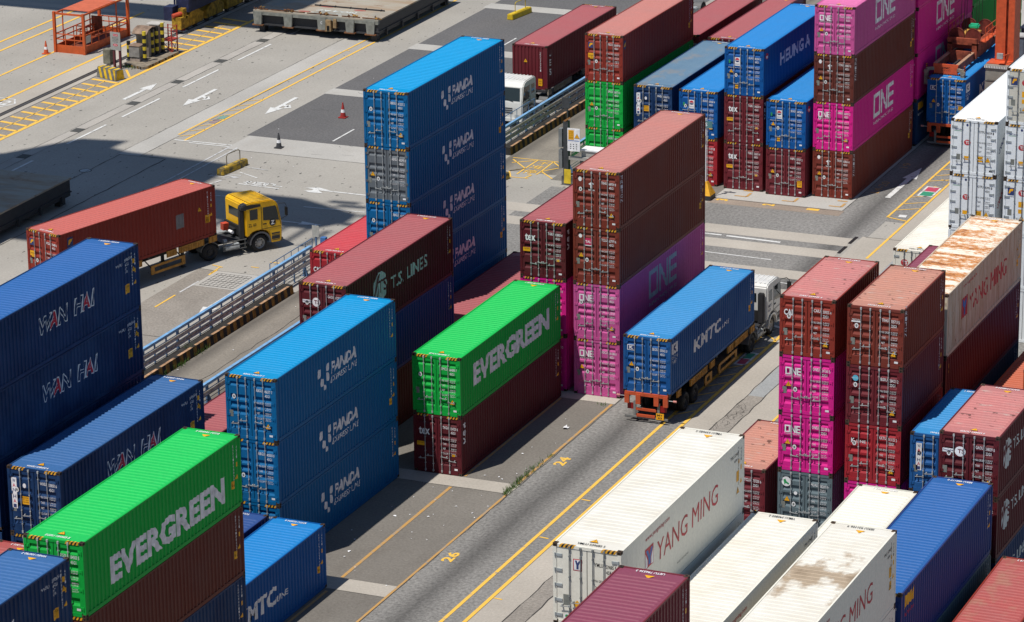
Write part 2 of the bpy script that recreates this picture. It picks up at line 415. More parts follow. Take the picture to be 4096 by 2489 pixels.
def container(x, y, z, typ, pk, label, rz=0.0, side=None, logo=None, code=None, lite=False, ink=None, caution=(), group=None, dpk=None, rmat=None, oid='', plates=True, revdoor=False, thingname='shipping_container'):
    """x, y: the corner at the left of the door end; y runs along the container"""
    L, H = DIM[typ]; reef = typ == 'reef40'
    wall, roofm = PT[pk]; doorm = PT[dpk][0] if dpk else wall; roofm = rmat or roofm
    off = Matrix.Rotation(rz, 4, 'Z') @ Vector((W / 2, 0, 0))
    root = thing(thingname, label, 'container', (x + off.x, y + off.y, z), rz, group)
    fr = put('frame', part_mesh(typ, 'frame'), root, mats={0: wall})
    if not lite:
        for sx in (-1, 1):
            for sy in (0, 1):
                for sz in (0, 1):
                    me = part_mesh(typ, 'corner_casting') if sx < 0 else mir(typ, 'corner_casting')
                    c = put('corner_casting', me, fr, (sx * (W / 2 + .001), -.002 if sy == 0 else L + .002, 0 if sz == 0 else H - .118))
                    if sy: c.scale = (1, -1, 1)
    put('side_panel', part_mesh(typ, 'side_panel'), root, (W / 2, 0, 0), mats={0: wall}); put('side_panel', mir(typ, 'side_panel'), root, (-W / 2, 0, 0), mats={0: wall})
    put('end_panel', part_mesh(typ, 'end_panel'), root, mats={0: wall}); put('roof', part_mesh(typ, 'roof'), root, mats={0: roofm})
    style = (sum(map(ord, label)) % 2)
    for sx in (-1, 1):
        d = put('door', part_mesh(typ, 'door') if sx > 0 else mir(typ, 'door'), root, mats={0: doorm})
        if lite: continue
        for rx in (.22, .62):
            put('lock_rod', part_mesh(typ, 'lock_rod'), d, (sx * rx, 0, 0), mats={0: M_RODS} if reef else None)
            hz = (.80 if rx < .5 else .72) if style else (.86 if rx < .5 else .70)
            hd = put('door_handle', part_mesh(typ, 'door_handle') if (sx > 0) == bool(style) else mir(typ, 'door_handle'), d, (sx * rx, 0, hz))
        for k in range(5 if reef else 4):
            put('hinge', part_mesh(typ, 'hinge') if sx > 0 else mir(typ, 'hinge'), d, (sx * (W / 2 - .13), 0, .35 + k * (H - .75) / (4 if reef else 3)), mats={0: plain('hinge_grey', (.33, .36, .37), .5) if reef else doorm})
    if lite: return root
    inkm = ink or M_WHITE
    if H > 2.7: put('hazard_stripe', part_mesh(typ, 'hazard_stripe'), root); put('hazard_stripe', part_mesh(typ, 'hazard_stripe_b'), root)
    if code:
        pre, num, chk = code.split()
        def draw(F):
            F.text(pre, 1.49, H * .775, 1.79, H * .775 + .135, 0, bold=.012); F.text(num, 1.89, H * .775 - .02, 2.17, H * .775 + .115, 0, bold=.012); F.text(chk, 2.21, H * .775 - .03, 2.26, H * .775 + .105, 0, bold=.01)
            F.text('45R1' if reef else ('45G1' if H > 2.7 else '22G1'), 1.90, H * .775 - .22, 2.13, H * .775 - .09, 0, bold=.01)
            zz = H * .60
            for i, (a, c) in enumerate((('MAX GROSS', '32,500 KG\n71,650 LB'), ('TARE', '3,700 KG\n8,160 LB'), ('NET', '28,800 KG\n63,490 LB'), ('CU.CAP.', '76.4 CU.M\n2,700 CU.FT'))):
                F.text(a, 1.49, zz - .045, 1.49 + .03 * len(a) + .06, zz + .045, 0); F.text(c, 1.90, zz - .10, 2.18, zz + .05, 0); zz -= .235
            F.rect(2.06, .24, 2.22, .33, 0, 0)
        put('door_marking', door_marks(('id', typ, code, inkm.name), draw, [inkm], H), root)
        # ids on the roof, both ends
        key = ('roof', typ, code, inkm.name)
        if key not in _dm:
            F = Flat(); F.text(code, -.45, .20, .55, .36, 0, bold=.015); F.text(code, .45, L - .18, -.55, L - .34, 0, bold=.015)
            F.warn(.05, .62, .14, 0, 1, 2); q = L - .62; F.poly([(-.15, q + .1), (.2, q + .1), (.03, q - .14)], 1)
            _dm[key] = F.mesh('roof_marking', [M_BLK if reef else M_WHITE, M_SIGN, M_BLK], lambda u, v, l: (u, v, H + .004 + .002 * l))
        put('roof_marking', _dm[key], root)
        key = ('plates', typ, style)
        if plates:
            def draw(F):
                F.rect(.16, H * .335, .34, H * .335 + .30, 2); 
                if style: F.warn(.42, H * .50, .12, 0, 0, 1)
                else: F.warn(2.02, H * .24, .13, 0, 0, 1)
                F.ell(.72 if style else .40, H * (.42 if style else .66), .085, .11, 3); F.ell(.72 if style else .40, H * (.42 if style else .66), .045, .06, 2, 1)
            put('data_plate', door_marks(key, draw, [M_SIGN, M_BLK, M_GREY, M_WHITE], H), root)
    for i, c in enumerate(caution):
        u, v, uu, vv = c
        def draw(F):
            F.rect(u, v, uu, vv, 0)
            n = 3 if vv - v > .25 else 2; hh = (vv - v) / (n + .8)
            for j in range(n): F.text(('CAUTION', "9'6\" HIGH", 'CONTAINER')[j], u + .04, vv - (j + 1.05) * hh, uu - .04, vv - (j + .4) * hh, 1, 1)
        put('warning_sign', door_marks(('caut', typ, c), draw, [M_SIGN, M_BLK], H), root)
    if logo:
        kind, mats = logo
        put('door_marking', door_marks(('logo', typ, kind, tuple(m.name for m in mats)), LOGO[kind], mats, H), root)
    if side:
        kind, mats = side
        put('lettering', side_lettering(typ, kind, SIDE[kind], mats), root, (W / 2, 0, 0))
    # marks at the far end of the right-hand side
    if code:
        def draw(F):
            side_code(F, code, L, H, 0); 
            F.rect(L - .40, H - 1.20, L - .29, H - 1.02, 1); F.tri(L - .36, H - 1.62, .11, 1)
            if style: F.rect(L - .78, H * .30, L - .56, H * .30 + .32, 1); F.text('9 6', L - .75, H * .30 + .08, L - .59, H * .30 + .2, 2, 1)
        put('side_marking', side_lettering(typ, ('code', code, inkm.name), draw, [inkm, M_SIGN, M_BLK]), root, (W / 2, 0, 0))
    return root

# ------------------------------------------------------------------ liveries
def one_letters(F, u0, v0, u1, v1, m=0):
    w = (u1 - u0); t = (v1 - v0) * .17; a = u0; b = u0 + w * .33
    F.ring(a, v0, b, v1, t, m)
    a = u0 + w * .36; b = u0 + w * .68; tt = t * .95
    F.rect(a, v0, a + tt, v1, m); F.rect(b - tt, v0, b, v1, m); F.poly([(a + tt, v1), (a + tt, v1 - t * 1.6), (b - tt, v0), (b - tt, v0 + t * 1.6)], m)
    a = u0 + w * .71; b = u1; F.rect(a, v0, a + tt, v1, m)
    for q in (0, .415, .83): F.rect(a + tt, v0 + q * (v1 - v0), b, v0 + q * (v1 - v0) + t, m)
def s_panda(F):
    for u, v, a, c, r in ((4.25, 1.78, .24, .17, 1.0), (5.12, 1.86, .20, .13, 1.2), (4.52, 1.30, .19, .20, 1.7), (5.08, 1.42, .14, .22, .2), (4.78, 1.00, .12, .13, 0)): F.ell(u, v, a, c, 0, 0, 9, r)
    F.text('PANDA', 5.42, 1.43, 8.0, 1.97, 0, bold=.034, slant=.25); F.text('EXPRESS LINE', 5.36, 1.02, 8.05, 1.29, 0, slant=.25)
def s_ever(F): F.text('EVERGREEN', 1.52, 1.04, 10.75, 2.17, 0, bold=.05, space=1.02)
def s_everL(F): F.text('EVERGREEN', 1.92, .55, 10.85, 1.64, 0, bold=.05, space=1.02)
def s_wanhai(F):
    sl = .18
    for ch, a, b, red in (('W', 3.65, 4.75, 0), ('A', 4.60, 5.30, 1), ('N', 5.30, 6.05, 0), ('H', 6.62, 7.30, 0), ('A', 7.28, 7.98, 1), ('I', 8.06, 8.26, 0)):
        F.text(ch, a, 1.27, b, 2.03, 0, 0, .036, sl); F.text(ch, a + .06, 1.32, b - .06, 1.98, 1 if red else 2, 1, .02 if red else .006, sl)
    F.text('WHSU', 10.2, 2.28, 10.75, 2.40, 0); F.text('538050', 10.95, 2.38, 11.6, 2.50, 0); F.text('45G1', 10.98, 2.17, 11.3, 2.29, 0)
    F.text('NET\nCUB', 11.0, 1.86, 11.22, 2.10, 0)
    F.warn(11.75, 1.86, .12, 0, 3, 4); F.rect(11.70, 2.12, 11.82, 2.32, 3); F.rect(10.95, .95, 11.3, 1.35, 3); F.text('CAUTION\n9 6', 10.98, 1.05, 11.27, 1.3, 4, 1)
def s_one(F): one_letters(F, 4.05, 1.02, 8.07, 2.48); F.text('OCEAN NETWORK EXPRESS', 4.05, .62, 8.03, .80, 0, slant=.1)
def globe(F, u, v, r, m=0, mb=1):
    F.ell(u, v, r, r, m, 0, 24)
    for k in range(3): F.poly([(u - r * .95 + .22 * r * k, v - r * .7), (u - r * .86 + .22 * r * k, v - r * .75), (u - r * .45 + .2 * r * k, v + r * .9), (u - r * .62 + .2 * r * k, v + r * .8)], mb, 1)
    F.text('TS', u - r * .35, v - r * .38, u + r * 1.0, v + r * .45, mb, 1, bold=.02)
def s_ts(F): globe(F, 3.78, 1.78, .76); F.text('T.S. LINES', 5.0, 1.28, 9.15, 1.92, 0, bold=.015)
def s_ts20(F): globe(F, 1.35, 1.5, .62); F.text('T.S. LINES', 2.2, 1.35, 5.0, 1.8, 0, bold=.012)
def s_kmtc(F):
    F.text('KMTC', 3.33, 1.18, 7.2, 1.86, 0, bold=.035, slant=.12); F.text('LINE', 7.36, 1.22, 8.4, 1.42, 0, bold=.012, slant=.2)
    F.rect(.30, 2.02, 1.02, 2.55, 0); F.text('K', .45, 2.10, .9, 2.48, 1, 1, bold=.03); F.text('KMTC LINE\nTHE BEST', .30, 1.52, 1.05, 1.92, 0)
def s_kmtcg(F): F.text('KMTC', 4.0, 1.03, 7.5, 1.86, 0, bold=.035, slant=.12); F.text('LINE', 7.54, 1.08, 8.55, 1.34, 0, bold=.012, slant=.2)
def s_heung(F): F.text('HEUNG A', 3.12, 1.20, 8.70, 2.0, 0, bold=.034); F.ell(.65, 2.35, .28, .18, 1); F.ell(.65, 2.30, .16, .08, 0, 1)
def s_sinok(F): F.ell(.65, 2.35, .28, .18, 1); F.ell(.65, 2.30, .16, .08, 0, 1)
def s_ym(F):
    F.rect(2.21, 1.42, 3.0, 2.14, 0); F.poly([(2.30, 2.06), (2.48, 2.06), (2.62, 1.82), (2.76, 2.06), (2.93, 2.06), (2.72, 1.72), (2.72, 1.50), (2.52, 1.50), (2.52, 1.72)], 1, 2)
    F.poly([(2.24, 1.45), (2.44, 1.45), (2.44, 1.70), (2.24, 1.98)], 2, 1); F.poly([(2.97, 1.45), (2.79, 1.45), (2.79, 1.70), (2.97, 1.98)], 2, 1)
    F.text('YANG MING', 3.32, 1.27, 9.38, 2.02, 0, slant=.06); F.text('www.yangming.com', 2.25, 2.36, 4.55, 2.56, 0, bold=.006)
    F.text('PROPERTY USE OF YANG MING', 5.3, .48, 6.4, .55, 3); F.text('YMLU 539685', 10.7, 2.36, 11.6, 2.48, 3); F.text('45R1', 11.1, 2.15, 11.45, 2.26, 3)
    F.warn(11.5, 1.0, .13, 0, 4, 3); F.rect(11.35, 1.35, 11.62, 1.75, 4); F.rect(11.55, 2.0, 11.66, 2.15, 4)
def s_ymr(F):
    F.rect(2.32, 1.08, 3.2, 2.0, 0); F.poly([(2.40, 1.92), (2.58, 1.92), (2.76, 1.62), (2.94, 1.92), (3.12, 1.92), (2.88, 1.5), (2.88, 1.16), (2.64, 1.16), (2.64, 1.5)], 1, 1)
    F.text('YANG MING', 3.5, 1.04, 9.62, 1.88, 0); F.text('www.yangming.com', 2.39, 2.42, 4.57, 2.6, 0, bold=.006); F.warn(11.4, 1.75, .12, 0, 4, 3)
def s_seacube(F):
    T = 'SeaCube'
    for i, ch in enumerate(T): F.text(ch, .45 + .28 * i, 1.1 + .18 * i, .70 + .28 * i, 1.45 + .18 * i, 0, bold=.01, slant=.3)
def s_triton(F):
    v = 2.68
    for ch in 'TRITON': F.text(ch, .30, v - .18, .52, v, 0, bold=.015); v -= .235
def s_tex(F):
    v = 2.55
    for ch in 'tex': F.text(ch, .30, v - .30, .62, v, 0, bold=.02); v -= .38
def s_florens(F): F.rect(.30, 2.02, .62, 2.55, 0); F.poly([(.33, 2.15), (.42, 2.15), (.58, 2.48), (.40, 2.42)], 1, 1)
def s_hapag(F):
    for k in range(4): F.poly([(.45 + .32 * k, 2.15), (.65 + .32 * k, 2.15), (.85 + .3 * k, 2.62), (.62 + .3 * k, 2.62)], 0)
    F.text('samudera', .6, 1.80, 1.75, 1.98, 1, bold=.005)
def s_caution(F): F.rect(.45, 2.1, .62, 2.5, 0); F.poly([(.45, 2.2), (.45, 2.3), (.62, 2.4), (.62, 2.3)], 1, 1)
def s_ues(F):
    v = 2.55
    for ch in 'UES': F.text(ch, .40, v - .42, .75, v, 0, bold=.03); v -= .62
def s_evcode(F): F.text('EG SU 18 45 03 5', 9.9, 2.2, 11.6, 2.36, 0); F.text('45 G1', 10.6, 1.95, 11.1, 2.08, 0); F.warn(11.6, 1.05, .14, 0, 1, 2)
def s_patch(F): F.rect(9.0, 1.05, 9.62, 1.85, 0); F.rect(3.2, .9, 3.8, 1.6, 0); F.rect(.65, 2.05, 1.1, 2.6, 1); F.poly([(.7, 2.2), (.85, 2.2), (1.05, 2.5), (.75, 2.45)], 2, 1); F.warn(10.9, 1.75, .14, 0, 2, 3); F.rect(11.35, .85, 11.75, 1.3, 2)
SIDE = dict(panda=s_panda, ever=s_ever, everL=s_everL, wanhai=s_wanhai, one=s_one, ts=s_ts, ts20=s_ts20, kmtc=s_kmtc, kmtcg=s_kmtcg, heung=s_heung, sinok=s_sinok, ym=s_ym, ymr=s_ymr, seacube=s_seacube, triton=s_triton, tex=s_tex, florens=s_florens, samud=s_hapag, caution=s_caution, ues=s_ues, patch=s_patch)
def l_one(F): one_letters(F, .30, 1.98, 1.05, 2.32); F.text('OCEAN NETWORK EXPRESS', .30, 1.89, 1.05, 1.94, 0)
def l_one20(F): one_letters(F, .28, 1.72, 1.0, 2.05); F.text('OCEAN NETWORK EXPRESS', .28, 1.64, 1.0, 1.69, 0)
def l_tex(F): F.text('tex', .27, 1.86, .83, 2.22, 0, bold=.03); F.rect(.16, 1.30, .55, 1.50, 1); F.text('CAUTION', .2, 1.40, .5, 1.47, 2, 1); F.rect(1.95, .92, 2.1, 1.03, 1)
def l_cai(F): F.text('CAI', .18, 1.75, .56, 2.02, 0, bold=.035)
def l_wanhai(F):
    F.rect(.16, 1.10, .40, 2.42, 0); v = 2.36
    for ch, m in zip('WANHAI', (2, 1, 2, 2, 1, 2)):
        F.text(ch, .21, v - .15, .35, v, m, 1, bold=.012); v -= .20 if ch != 'N' else .28
    F.ell(.76, 2.12, .075, .10, 0)
def l_wanhai20(F):
    F.rect(.26, .95, .50, 2.15, 0); v = 2.09
    for ch, m in zip('WANHAI', (2, 1, 2, 2, 1, 2)):
        F.text(ch, .31, v - .14, .45, v, m, 1, bold=.012); v -= .18 if ch != 'N' else .25
def l_florens(F): F.rect(.20, 2.02, .52, 2.38, 0); F.poly([(.24, 2.10), (.32, 2.10), (.38, 2.20), (.48, 2.22), (.5, 2.34), (.32, 2.32)], 1, 1); F.rect(.20, 1.42, .55, 1.70, 1); F.text('CAUTION', .24, 1.53, .5, 1.6, 2, 2)
def l_triton(F): F.poly([(.82, 2.20), (.98, 2.32), (1.12, 2.20), (1.02, 2.20), (1.02, 1.98), (.92, 1.98), (.92, 2.14)], 0); F.text('TRITON', .80, 1.86, 1.14, 1.94, 0, bold=.02); F.ell(.38, 2.42, .09, .12, 0)
def l_tal(F): F.rect(.60, 1.98, .98, 2.34, 1); F.rect(.60, 1.94, .98, 1.98, 0); F.text('TAL', .64, 2.09, .94, 2.22, 0, 1, bold=.02); F.ell(.38, 2.42, .09, .10, 0)
def l_sinok(F): F.rect(.62, 1.78, .96, 2.30, 0); F.poly([(.79 + .13 * math.cos(q), 2.13 + .13 * math.sin(q)) for q in [math.pi * k / 8 for k in range(9)]], 1, 1); F.poly([(.79 + .13 * math.cos(q), 2.10 - .10 * math.sin(q)) for q in [math.pi * k / 8 for k in range(9)]][::-1], 2, 1); F.text('SINOKOR', .66, 1.84, .92, 1.92, 2, 1); F.text('www.sinokor.co.kr', .22, 1.64, 1.08, 1.70, 0); F.rect(.66, .40, .86, .62, 3); F.rect(.26, 1.92, .36, 2.12, 4)
def l_ts(F): F.ell(.88, 1.98, .20, .22, 0, 0, 20); F.text('TS', .78, 1.88, 1.05, 2.08, 1, 1, bold=.03); F.rect(.18, 1.90, .62, 2.06, 0); F.text('SeaCube', .21, 1.95, .60, 2.03, 2, 1, bold=.01)
def l_ts20(F): F.ell(.86, 1.82, .22, .21, 0, 0, 20); F.text('TS', .76, 1.74, 1.03, 1.92, 1, 1, bold=.03); F.rect(.14, 1.74, .60, 1.90, 0); F.text('SeaCube', .17, 1.79, .57, 1.87, 2, 1, bold=.01)
def l_seacube(F):
    F.text('SeaCube', .18, 2.32, .60, 2.42, 2, bold=.012); F.rect(.18, 2.27, .58, 2.29, 3); F.ell(.88, 1.70, .18, .15, 0, 0, 20); F.text('TS', .79, 1.62, 1.02, 1.78, 1, 1, bold=.03)
    F.ell(.86, 2.62, .06, .07, 2); F.rect(.72, .78, .98, .98, 4); F.rect(1.42, .72, 1.72, 1.02, 4); F.text('CAUTION\n9 6 HIGH', 1.46, .80, 1.68, .95, 5, 1); F.warn(1.98, .85, .13, 0, 4, 5); F.rect(.32, .76, .52, 1.06, 6)
def l_florw(F):
    F.rect(.22, 2.05, .56, 2.45, 2); F.poly([(.26, 2.14), (.34, 2.14), (.40, 2.26), (.50, 2.28), (.52, 2.40), (.34, 2.38)], 4, 1); F.text('FLORENS', .22, 1.95, .56, 2.01, 2)
    F.ell(.98, 2.20, .2, .17, 0, 0, 20); F.text('TS', .88, 2.10, 1.12, 2.3, 1, 1, bold=.03); F.rect(.24, .98, .46, 1.30, 6); F.rect(.80, 1.45, 1.06, 1.75, 4); F.rect(.80, 1.12, 1.02, 1.34, 4); F.warn(.98, .85, .14, 0, 4, 5)
def l_tsw(F): F.ell(.62, 2.18, .2, .18, 0, 0, 20); F.text('TS', .52, 2.08, .78, 2.28, 1, 1, bold=.03)
def l_ym(F):
    F.rect(.72, 2.0, 1.04, 2.42, 0); F.rect(.75, 2.03, 1.01, 2.39, 1, 1); F.poly([(.78, 2.37), (.86, 2.37), (.88, 2.28), (.93, 2.37), (.99, 2.37), (.92, 2.2), (.92, 2.06), (.84, 2.06), (.84, 2.2)], 2, 2)
    F.rect(.36, .72, .56, 1.10, 6); F.poly([(.86, .62), (1.0, .78), (.86, .94), (.72, .78)], 4, 0); F.ell(.48, .30, .11, .12, 1); F.ell(.48, .32, .06, .06, 3, 1)
def l_k(F): F.rect(.20, 2.14, .60, 2.42, 0); F.rect(.23, 2.17, .57, 2.39, 1, 1); F.text('K', .31, 2.20, .50, 2.37, 0, 2, bold=.03)
def l_kline(F): F.text('K', .26, 1.72, .42, 1.92, 0, bold=.02); F.text('LINE', .50, 1.74, .90, 1.86, 0, bold=.02)
def l_croc(F): F.ell(.38, 2.08, .21, .22, 0, 0, 18); F.poly([(.25, 2.14), (.33, 2.20), (.40, 2.08), (.52, 2.00), (.48, 1.94), (.36, 2.0), (.30, 1.92), (.28, 2.02)], 1, 1); F.ell(.80, 1.60, .08, .08, 2)
def l_sky(F): F.ell(.40, 2.0, .13, .13, 0, 0, 16); F.text('Blue Sky', .24, 1.97, .5, 2.03, 1, 1)
def l_trit20(F): F.rect(.18, 1.86, .56, 1.92, 0); F.text('TRITON', .2, 1.93, .54, 2.0, 0, bold=.01)
def l_mag(F): pass
LOGO = dict(one=l_one, one20=l_one20, tex=l_tex, cai=l_cai, wanhai=l_wanhai, wanhai20=l_wanhai20, florens=l_florens, triton=l_triton, tal=l_tal, sinok=l_sinok, ts=l_ts, ts20=l_ts20, seacube=l_seacube, florw=l_florw, tsw=l_tsw, ym=l_ym, k=l_k, kline=l_kline, croc=l_croc, sky=l_sky, trit20=l_trit20)
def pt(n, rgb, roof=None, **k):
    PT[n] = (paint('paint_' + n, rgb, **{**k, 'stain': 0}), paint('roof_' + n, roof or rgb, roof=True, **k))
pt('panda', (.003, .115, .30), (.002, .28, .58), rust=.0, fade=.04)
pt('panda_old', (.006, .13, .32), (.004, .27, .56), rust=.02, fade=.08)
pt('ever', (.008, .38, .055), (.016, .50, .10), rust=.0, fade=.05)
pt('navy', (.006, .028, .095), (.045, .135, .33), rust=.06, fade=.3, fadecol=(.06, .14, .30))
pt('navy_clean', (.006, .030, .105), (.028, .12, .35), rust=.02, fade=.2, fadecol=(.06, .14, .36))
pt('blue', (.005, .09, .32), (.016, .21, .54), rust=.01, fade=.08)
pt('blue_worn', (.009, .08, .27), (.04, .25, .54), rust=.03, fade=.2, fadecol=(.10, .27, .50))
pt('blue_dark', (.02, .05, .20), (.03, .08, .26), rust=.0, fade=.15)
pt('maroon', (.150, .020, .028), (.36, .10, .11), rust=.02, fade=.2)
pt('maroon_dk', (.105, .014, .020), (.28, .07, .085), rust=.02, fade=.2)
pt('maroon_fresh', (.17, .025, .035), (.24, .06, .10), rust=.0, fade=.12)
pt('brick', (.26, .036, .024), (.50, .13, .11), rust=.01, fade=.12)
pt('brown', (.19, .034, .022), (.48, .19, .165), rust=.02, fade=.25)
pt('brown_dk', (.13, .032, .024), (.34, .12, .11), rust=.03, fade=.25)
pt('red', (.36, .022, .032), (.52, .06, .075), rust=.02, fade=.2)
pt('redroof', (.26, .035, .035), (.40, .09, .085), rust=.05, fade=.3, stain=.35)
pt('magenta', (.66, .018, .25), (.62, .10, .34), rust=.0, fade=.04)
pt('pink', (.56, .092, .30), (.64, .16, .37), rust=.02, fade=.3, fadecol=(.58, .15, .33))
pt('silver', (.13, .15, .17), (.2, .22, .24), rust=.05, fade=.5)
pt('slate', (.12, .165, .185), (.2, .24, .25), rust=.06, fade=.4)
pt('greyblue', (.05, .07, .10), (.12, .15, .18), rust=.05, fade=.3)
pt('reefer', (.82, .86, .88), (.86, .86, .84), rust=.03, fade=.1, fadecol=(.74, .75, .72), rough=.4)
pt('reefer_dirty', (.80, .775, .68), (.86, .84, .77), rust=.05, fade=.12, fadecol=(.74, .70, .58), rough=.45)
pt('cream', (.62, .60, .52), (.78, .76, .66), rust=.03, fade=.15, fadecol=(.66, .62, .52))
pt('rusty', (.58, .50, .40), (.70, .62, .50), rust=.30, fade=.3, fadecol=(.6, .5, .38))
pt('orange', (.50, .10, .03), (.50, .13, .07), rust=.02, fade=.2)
m, t, bs = new_mat('roof_rusted_white'); v = coords(t, rnd=False)
bnd = noise(t, coords(t, .25, 1.5, 1, False), 1.0, 3, .5); fin = noise(t, coords(t, 1.0, 3.2, 1, False), 3.2, 9, .78)
ad = nd(t, 'Math', operation='MULTIPLY_ADD'); t.links.new(bnd, ad.inputs[0]); ad.inputs[1].default_value = .75; t.links.new(fin, ad.inputs[2])
c = mix(t, ramp(t, noise(t, v, 1.2, 4), .3, .7), (.72, .66, .54), (.80, .76, .66))
c = mix(t, ramp(t, ad.outputs[0], .80, .92), c, (.52, .21, .055)); c = mix(t, ramp(t, ad.outputs[0], .98, 1.06), c, (.25, .085, .028)); c = mix(t, ramp(t, noise(t, v, 14, 4, .7), .68, .72), c, (.18, .06, .02))
t.links.new(c, bs.inputs['Base Color']); bs.inputs['Roughness'].default_value = .75; R_RUST = m
m, t, bs = new_mat('side_rusted_white'); stv = coords(t, 5.0, 5.0, .45, False)
c = mix(t, ramp(t, noise(t, stv, 1.0, 6, .65), .40, .62), (.62, .54, .42), (.46, .33, .22)); c = mix(t, ramp(t, noise(t, coords(t, 6, 6, 1.1, False), 1.3, 8, .75), .60, .68), c, (.20, .085, .03))
t.links.new(c, bs.inputs['Base Color']); bs.inputs['Roughness'].default_value = .7; PT['rusty'] = (m, R_RUST)
def white_roof(n, band=None):
    m, t, bs = new_mat(n); v = coords(t); sx = t.nodes.new('ShaderNodeSeparateXYZ'); t.links.new(coords(t, rnd=False), sx.inputs[0])
    c = mix(t, ramp(t, noise(t, v, .8, 5), .35, .7), (.74, .72, .65), (.66, .62, .53))
    ax = nd(t, 'Math', operation='ABSOLUTE'); t.links.new(sx.outputs[0], ax.inputs[0])
    k = nd(t, 'Math', operation='MULTIPLY_ADD'); t.links.new(noise(t, coords(t, 2, 1.3, 1), 1.6, 7, .7), k.inputs[0]); k.inputs[1].default_value = .75; t.links.new(ax.outputs[0], k.inputs[2])
    c = mix(t, ramp(t, k.outputs[0], 1.40, 1.60), c, (.38, .22, .10)); c = mix(t, ramp(t, noise(t, coords(t, .7, 5, 1), 1.2, 7, .7), .64, .74, (0, 0, 0, 1), (.6, .6, .6, 1)), c, (.42, .33, .22))
    if band:
        y0, y1, y2 = band; b1 = ramp(t, sx.outputs[1], 0, 1); 
        mr = nd(t, 'MapRange'); t.links.new(sx.outputs[1], mr.inputs[0]); mr.inputs[1].default_value = y0; mr.inputs[2].default_value = y1; mr.inputs[3].default_value = -.28; mr.inputs[4].default_value = .18
        mr2 = nd(t, 'MapRange'); t.links.new(sx.outputs[1], mr2.inputs[0]); mr2.inputs[1].default_value = y1; mr2.inputs[2].default_value = y2; mr2.inputs[3].default_value = .0; mr2.inputs[4].default_value = -.42
        a1 = nd(t, 'Math', operation='ADD'); t.links.new(mr.outputs[0], a1.inputs[0]); t.links.new(mr2.outputs[0], a1.inputs[1])
        a2 = nd(t, 'Math', operation='ADD'); t.links.new(a1.outputs[0], a2.inputs[0]); t.links.new(noise(t, coords(t, .9, .5, 1), 1.0, 6, .62), a2.inputs[1])
        c = mix(t, ramp(t, a2.outputs[0], .50, .62, (0, 0, 0, 1), (.85, .85, .85, 1)), c, (.33, .235, .14)); c = mix(t, ramp(t, a2.outputs[0], .66, .8, (0, 0, 0, 1), (.6, .6, .6, 1)), c, (.20, .14, .085))
    t.links.new(c, bs.inputs['Base Color']); bs.inputs['Roughness'].default_value = .5; return m
R_STAIN = white_roof('roof_brown_stained', (3.0, 7.5, 10.6)); R_WHITE = white_roof('roof_edge_rusted'); PT['reefer_dirty'] = (PT['reefer_dirty'][0], R_WHITE)
R_BROWN20 = paint('roof_worn_brown', (.50, .23, .17), rust=.10, fade=.3, roof=True, stain=.15, peel=True)
R_RED20 = paint('roof_worn_red', (.52, .19, .18), rust=.06, fade=.35, roof=True, stain=.1, peel=True)
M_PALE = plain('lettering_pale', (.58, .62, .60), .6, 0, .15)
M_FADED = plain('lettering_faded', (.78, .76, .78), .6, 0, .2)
M_TAG = plain('magenta_tag', (.5, .02, .09), .6)
M_CYAN = plain('cyan_mark', (.10, .45, .62), .6)
M_GRN = plain('sticker_green', (.03, .30, .10), .6)
M_BLUEINK = plain('blue_mark', (.05, .16, .45), .6)
M_CRED = plain('faded_red_lettering', (.50, .045, .055), .6, 0, .2)
M_MAROONINK = plain('maroon_ink', (.13, .02, .03), .6)
M_BROWNINK = plain('brown_ink', (.09, .02, .018), .6)
M_GREYPATCH = plain('primer_grey', (.21, .20, .20), .7)
WHL = ('wanhai', [plain('outline_white', (.80, .80, .80), .55, 0, .05), M_RED, PT['navy'][0], M_SIGN, M_BLK]); WHD = ('wanhai', [M_WHITE, M_RED, M_NAVY])
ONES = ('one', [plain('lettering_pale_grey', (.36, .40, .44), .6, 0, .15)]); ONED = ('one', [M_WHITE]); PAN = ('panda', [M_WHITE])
SINO = ('sinok', [M_WHITE, M_RED, M_NAVY, M_SIGN, M_GRN]); REEFM = [M_CRED, M_WHITE, M_NAVY, M_GRN, M_SIGN, M_BLK, M_GREY]
YMS = [M_CRED, M_BLUEINK, M_WHITE, M_BLK, M_SIGN]
r = [-3.35, -.25, 2.87, 5.72, 8.56, 11.40]; r = dict(zip((-1, 0, 1, 2, 3, 4), (-3.2, -.05, 2.88, 5.80, 8.55, 11.42)))
GAP = .003
HID = 'plain steel container at the foot of a stack, almost hidden behind nearer containers'
def stack(x, y, tiers):
    z = 0.012
    for t in tiers:
        t = dict(t); typ = t.pop('t', 'hc40'); pk = t.pop('p'); lab = t.pop('l', None)
        if lab is None: lab = HID; t['lite'] = True; t['group'] = 'hidden base containers of the stacks'
        container(x, y, z, typ, pk, lab, **t); z += DIM[typ][1] + GAP
C = dict
